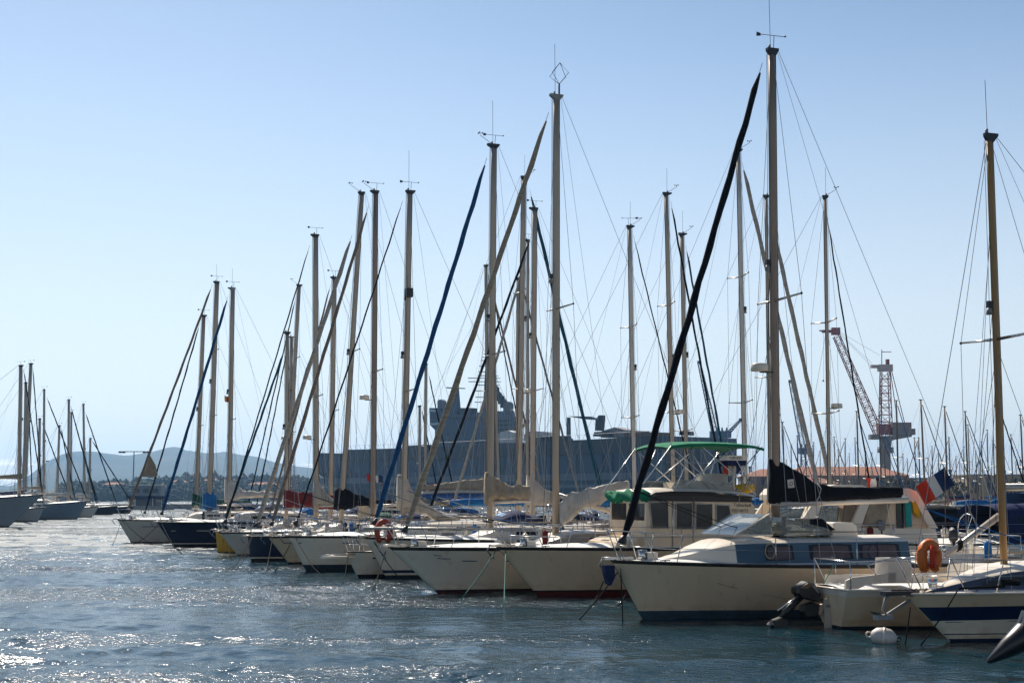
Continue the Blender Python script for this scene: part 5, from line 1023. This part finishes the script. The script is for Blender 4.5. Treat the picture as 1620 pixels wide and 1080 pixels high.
# white mooring buoy
P = wat(1398, 1016); t = thing('mooring_buoy', 'white plastic mooring buoy floating in the right foreground', 'buoy', P); mb = MB()
ax = Vector((.90, -.2, -.12)).normalized(); c = Vector((0, 0, .11)); mb.tube([c-ax*.24, c-ax*.22, c-ax*.14, c, c+ax*.13, c+ax*.21, c+ax*.25], [.03, .08, .15, .175, .155, .09, .03], mat('buoy plastic', (.66, .60, .56), .45, 0, .12, 6), 14); mb.tube([c-ax*.02, c+ax*.02], .18, white, 14); mb.build('float', t)
mb = MB(); e = c-ax*.27; mb.tube([e+Vector((.05*math.cos(a), 0, .05*math.sin(a))) for a in [2*math.pi*q/10 for q in range(11)]], .018, white, 6); e = c+ax*.27; mb.tube([e+Vector((.04*math.cos(a), 0, .04*math.sin(a))) for a in [2*math.pi*q/10 for q in range(11)]], .02, dark, 6); mb.build('eye', t)
# ---------------------------------------------------------------- motor cruisers behind the cream sloop
def cruiser(label, stemwl, L, B, fb, th, face, hull, P=None, deckm_=deckm, fm=None, group='boats on the far side of the pontoon'):
    return Boat(label, stemwl, None, L, B, th, face, P=P, fb=fb, ov=.9, fm=fm, bands=[(-.45, antib), (.1, hull)], hull=hull, cat='motor cruiser', name='motor_cruiser', group=group, deck=deckm_)
o_ = cruiser('white motor cruiser with slanted roof pillars, tan curtains and white hardtop', None, 11, 3.6, 1.5, 20, -1, white, P=Vector((6.6, 42.2, 0)), fm=1.3)
Yo = -1.45
def so2(pts, nm, m, y0=Yo, y1=None, par=None): return slab(o_, pts, y0, y1 if y1 is not None else y0+.08, m, nm, par)
for sd in (0, 1):
    y0 = Yo if sd == 0 else -Yo-.08
    for pts in ([(1268, 824), (1287, 824), (1304, 790), (1290, 790)], [(1345, 834), (1360, 838), (1379, 788), (1365, 788)], [(1440, 776), (1450, 776), (1484, 835), (1470, 835)]):
        P_ = [o_.fr.hit(x, y, Yo) for x, y in pts]; MB().prism([(p.x, p.z) for p in P_], y0, y0+.1, white).build('roof_pillar', o_.root)
so2([(1290, 782), (1298, 772), (1324, 766), (1365, 767), (1375, 772), (1438, 772), (1448, 776), (1452, 792), (1290, 791)], 'hardtop', white, -1.6, 1.6)
so2([(1262, 830), (1340, 834), (1480, 836), (1490, 880), (1255, 880)], 'cabin_side', white, -1.5, 1.5)
so2([(1334, 826), (1337, 792), (1358, 792), (1350, 828)], 'curtain', cbrown, Yo+.12, Yo+.18); so2([(1366, 832), (1378, 790), (1410, 790), (1399, 836)], 'curtain', ctan, Yo+.05, Yo+.12)
so2([(1397, 838), (1404, 790), (1456, 790), (1472, 838)], 'wheelhouse', beige, Yo+.15, 1.2); so2([(1418, 794), (1429, 794), (1430, 836), (1419, 836)], 'door_glass', glass, Yo+.12, Yo+.18)
so2([(1432, 793), (1441, 793), (1443, 833), (1434, 833)], 'towel', mat('teal towel', (.02, .35, .33), .9, 0, .1, 5, .3), Yo+.02, Yo+.07); so2([(1443, 794), (1456, 795), (1455, 820), (1446, 810)], 'towel', cyel, Yo+.02, Yo+.07)
so2([(1292, 830), (1300, 803), (1334, 803), (1332, 830)], 'windscreen', glassc, Yo+.3, Yo+.34)
o_.rails(.6, pul=.14, n=4); o_.clutter(seed=30)
o_.flag(o_.fr.hit(1384, 768, -.5).x, -.5, o_.fr.hit(1384, 756).z, -.5, .30, (blackp, fwhite, fred), .8, .0, 'signal_flag')
st = MB(); 
# large tricolour
P0 = o_.fr.hit(1478, 800, -1.8); fx = MB(); q0, q1 = (1479, 838), (1504, 768); T0 = o_.fr.hit(1506, 775, -1.9); 
fp = o_.fr.hit(1496, 846, -1.9); stf = T('flagstaff', [fp, o_.fr.hit(1495, 738, -1.9)], .016, teak, o_.root, 6)
def fpt(u_, v_): # u 0 red tip..1 blue hoist; v 0 top..1 bottom
    a = Vector((lerp(1449, 1494, u_), lerp(769, 739, u_))); b2 = Vector((lerp(1464, 1510, u_), lerp(799, 766, u_))); p = a.lerp(b2, v_)
    return o_.fr.hit(p.x, p.y, -1.9+.09*math.sin(u_*9+v_*2)+.05*math.sin(u_*17))
mb = MB()
for c, (m0, u0, u1) in enumerate(((fred, 0, .36), (fwhite, .36, .62), (fblue, .62, 1))):
    mb.grid([[fpt(lerp(u0, u1, q/6), v/6) for v in range(7)] for q in range(7)], m0, True)
mb.build('tricolour_ensign', stf)
def canopy_boat(label, P, L, B, x0, x1, h, m, th=20, face=1, fb=1.2, win=True, hull=white):
    b = cruiser(label, None, L, B, fb, th, face, hull, P=P); z = b.dz((x0+x1)/2)+.05; rows = []; n = 9
    b.cabin(L*.18, x0+.3, .5, .6, white)
    for k in range(n+1):
        f = k/n; x = lerp(x0, x1, f); hh = h*(.35+.65*sst(f/.3))*(1-.12*max(0, f-.7)); wv = B*.40
        rows.append([(x+.02*math.sin(j*2+k), wv*math.copysign(abs(math.cos(a))**.5, math.cos(a)), z+hh*abs(math.sin(a))**.45+.02*math.sin(k*2.2+j)) for j, a in enumerate([math.pi*q/12 for q in range(13)])])
    c = MB().grid(rows, m, True).build('canopy', b.root)
    if win:
        for sd in (0, 1):
            r_ = rows[2:8]; ii = (1, 3) if sd == 0 else (11, 9)
            g = [[Vector(r[ii[0]])*.35+Vector(r[ii[1]])*.65, Vector(r[ii[0]])*.9+Vector(r[ii[1]])*.1] for r in r_]
            for a_ in g:
                for v in a_: v.y *= 1.03
            MB().grid(g, glass, True).build('canopy_window', c)
    b.rails(.6, n=4); b.clutter(seed=int(L*31)); return b
canopy_boat('white motorboat with rumpled navy canopy behind the orange lifebuoy', at(1800, HOR, 47)*1-Vector((0, 0, CAMH)), 7.6, 2.7, 3.0, 6.4, 1.35, cnavy)
canopy_boat('white motorboat with long blue awning at the right edge', at(1880, HOR, 55)-Vector((0, 0, CAMH)), 9.5, 3.0, 3.0, 8.0, 1.75, cloth('slate blue canvas', (.03, .07, .20)), win=False)
canopy_boat('grey white motorboat with low black hood below the black sail cover end', at(1610, HOR, 64)-Vector((0, 0, CAMH)), 8, 2.8, 3.0, 6.0, 1.2, cblack)
canopy_boat('white cabin boat with green tinted windows between beige and tan furled sails', at(760, HOR, 74)-Vector((0, 0, CAMH)), 8, 2.8, 3.2, 6.2, 1.3, white)
canopy_boat('white cabin boat with navy hood behind the maroon sail cover', at(500, HOR, 92)-Vector((0, 0, CAMH)), 8, 2.8, 3.2, 6.0, 1.2, cnavy)
# broad tan sail cover and blue hull in front of the warship
bb = s_('large yacht with broad tan boom cover and blue deckhouse before the warship', (790, 790), (778, 470), 5, 105, 850, 1, 13, 3.8, hull=white, cov=None, gear='', fb=1.7, cabm=bluep, lo=True)
bb.cover_px([(774, 757, 777), (760, 757, 776), (730, 760, 775), (700, 764, 774), (668, 769, 774)], ctan, .25, amp=.05); bb.cover_px([(770, 774, 780), (720, 774, 780), (668, 776, 781)], cwhite, .3, name='awning'); bb.cover_px([(770, 780, 788), (720, 780, 788), (668, 781, 787)], bluep, .3, name='awning')
bb.flag(bb.fr.hit(672, 768).x, 0, bb.fr.hit(672, 767).z, -.85, .42, (fblue, fwhite, fred), .9, .05)
# ---------------------------------------------------------------- left edge group
gdark = gel('mid grey hull paint', (.34, .36, .38)); wdark = gel('darker white hull paint', (.48, .46, .42))  # darker grey and white base colours for the left group
def left(label, bowpx, wly, L, B, fb, masts, hull=white, ov=1.4, stripe_=None, hullb=None):
    P = wat(bowpx, wly); b = Boat(label, None, None, L, B, 14, 1, P=P, fb=fb, ov=ov, fm=fb*.8, bands=[(-.45, hullb or antib), (.1, hull), ('-.08', rubber)], hull=hull, group='boats at the left edge of the harbour')
    b.cabin(L*.25, L*.7, .55, .6, white); b.rails(.7, n=4)
    for k, (base, top, wp, fs) in enumerate(masts):
        b.rig(base, top, wp, aluw if k else alu, fs=fs, fsm=rope, fsw=2.2, gear='vane', sw=.014, boom=(b.fr.hit(*base).x+3, fb+1.5, .08)); b.cover([(b.mx-.2, fb+1.45, fb+2.0), (b.mx+1, fb+1.45, fb+1.85), (b.mx+3, fb+1.45, fb+1.7)], (cnavy, cwhite, ctan)[int(bowpx) % 3], .2)
    b.clutter(seed=int(bowpx)); return b
left('large white yacht bow at the far left edge with sharp clipper stem', 14, 833, 15, 4.2, 3.0, [((30, 790), (33, 578), 6, None), ], gdark, 3.0)
left('white sloop with two tone hull between the clipper bow and the blue grey trawler yacht', 60, 825, 12, 3.6, 1.6, [((38, 790), (49, 575), 5.5, (52, 582)), ], wdark, .6)
left('sloop with stout mast just right of the leftmost mast', 45, 818, 12, 3.6, 1.6, [((38, 790), (41, 605), 5, None)], wdark, .6)
left('blue grey trawler yacht with high flared bow at the left of the glittering water', 122, 821, 11, 4.0, 2.3, [((69, 790), (70, 616), 3.5, (74, 628))], gel('pale blue grey hull', (.24, .30, .36)), 1.3)
left('sloop with thin short mast at the left end of the trawler yacht', 100, 817, 10, 3.2, 1.8, [((61, 790), (63, 662), 4, None)], white)
left('sloop with brownish mast in front of the blue hill shoulder', 112, 816, 9.5, 3, 1.6, [((90, 790), (94, 673), 3.5, None)], white, m_ := .8) if 0 else left('sloop with brownish mast in front of the blue hill shoulder', 112, 816, 9.5, 3, 1.6, [((90, 790), (94, 673), 3.5, None)], white, .8)
left('small white sloop right of the trawler yacht with upright mast', 145, 818, 9, 3, 1.5, [((108, 790), (109, 632), 4, (112, 642))], white, .8)
left('small sloop with thin mast close behind the upright mast', 148, 815, 9, 3, 1.5, [((112, 790), (113, 652), 3, None)], greyw, .8)
left('black hulled sloop with the mast farthest right of the left group', 178, 814, 9, 3, 1.4, [((134, 790), (132, 639), 3.5, (135, 652))], blackp, .8)
left('dark sloop with short brown mast near the hut', 205, 812, 9, 3, 1.3, [((141, 790), (143, 693), 3.5, None)], navy, .8)
# ---------------------------------------------------------------- the far marina on the right
def far_kind(hull, covm, mastm, H_, L=9.5):
    b = Boat('x', None, None, L, 3.1, 20, 1, P=Vector((0, 0, 0)), fb=1.25, ov=.8, bands=[(-.45, antib), (.1, hull), ('-.05', rubber)], hull=hull, group='distant yachts crowding the far marina')
    b.cabin(2.8, 6.6, .45, .6, white, nwin=2); x = 3.7; z0 = b.dz(x)
    mb = MB(); mb.tube([(x, 0, z0), (x+.05, 0, H_*.8), (x+.08, 0, H_)], [.11, .10, .08], mastm, 6); mb.box((x+.08, 0, H_+.03), (.4, .12, .08), dark); ms = mb.build('mast', b.root)
    for q in (-1, 1): T('spreader', [(x, 0, H_*.52), (x+.1, q*.9, H_*.53)], .03, aluw, ms, 4)
    T('forestay', [(-.6, 0, 1.3), (x-.1, 0, H_*.96)], [.07, .05], covm, b.root, 5); T('backstay', [(L-.3, 0, 1.2), (x+.1, 0, H_)], .012, wire, b.root, 3)
    for q in (-1, 1): T('shroud', [(x+.2, q*1.4, 1.2), (x+.1, q*.9, H_*.53), (x+.08, 0, H_-.1)], .012, wire, b.root, 3)
    T('boom', [(x, 0, 2.3), (x+3.3, 0, 2.35)], .06, aluw, b.root, 6); b.cover([(x-.15, 2.25, 2.8), (x+1, 2.25, 2.6), (x+3.2, 2.28, 2.45)], covm, .16)
    return b.root
kinds = [(far_kind(white, cblue, mat('dark distant spar', (.16, .14, .13), .5, .3), 13), 13, 'blue'), (far_kind(white, cnavy, mat('dark distant spar', (.16, .14, .13), .5, .3), 12), 12, 'navy'), (far_kind(greyw, cwhite, alu, 13.5), 13.5, 'white'), (far_kind(navy, ctan, alub, 12.5), 12.5, 'tan'), (far_kind(white, cred, mat('dark distant spar', (.16, .14, .13), .5, .3), 11.5), 11.5, 'maroon')]
FM = [(1321, 692), (1338, 694), (1354, 694), (1358, 652), (1370, 709), (1394, 659), (1420, 635), (1449, 693), (1457, 693), (1463, 633), (1477, 707), (1498, 644), (1506, 693), (1527, 707), (1531, 652), (1534, 673), (1565, 681), (1573, 698), (1602, 688), (1616, 723), (1619, 657),
      (1232, 700), (1241, 668), (1252, 704), (1262, 690), (1276, 712), (1288, 700), (1299, 714), (1329, 712), (1346, 718), (1380, 716), (1408, 722), (1430, 718), (1438, 726), (1470, 724), (1486, 730), (1515, 722), (1520, 730), (1545, 714), (1552, 728), (1583, 726), (1591, 716), (1609, 730), (1555, 700), (1486, 712), (1402, 700), (1310, 725), (1246, 728)]
FM.sort(); used = set(); words = ['first', 'second', 'third', 'fourth', 'fifth', 'sixth', 'seventh', 'eighth', 'ninth', 'tenth', 'eleventh', 'twelfth', 'thirteenth', 'fourteenth']
cnt = {}
for n_, (px, py) in enumerate(FM):
    kd = (n_*3+px) % 5; root, H_, cn = kinds[kd]; q = random.Random(px)
    Hh = q.uniform(11.0, 14.5) if py < 700 else q.uniform(10, 13); Z = (Hh-CAMH)*FPX/(HOR-py); sc = Hh/H_
    r = root if kd not in used else copy_tree(root); used.add(kd); face = q.choice((1, 1, -1)); th = R(200+q.uniform(-6, 6)) if face > 0 else R(20+q.uniform(-6, 6))
    X = (ray(px, HOR).x/ray(px, HOR).y)*Z; o = Vector((math.cos(th), math.sin(th), 0))*3.8*sc
    r.location = (X-o.x, Z-o.y, 0); r.rotation_euler = (q.uniform(-.012, .012), q.uniform(-.012, .012), th); r.scale = (sc, sc, sc)
    cnt[cn] = cnt.get(cn, 0)+1; r['label'] = 'distant yacht with %s sail cover, %s of that colour from the left' % (cn, words[cnt[cn]-1])
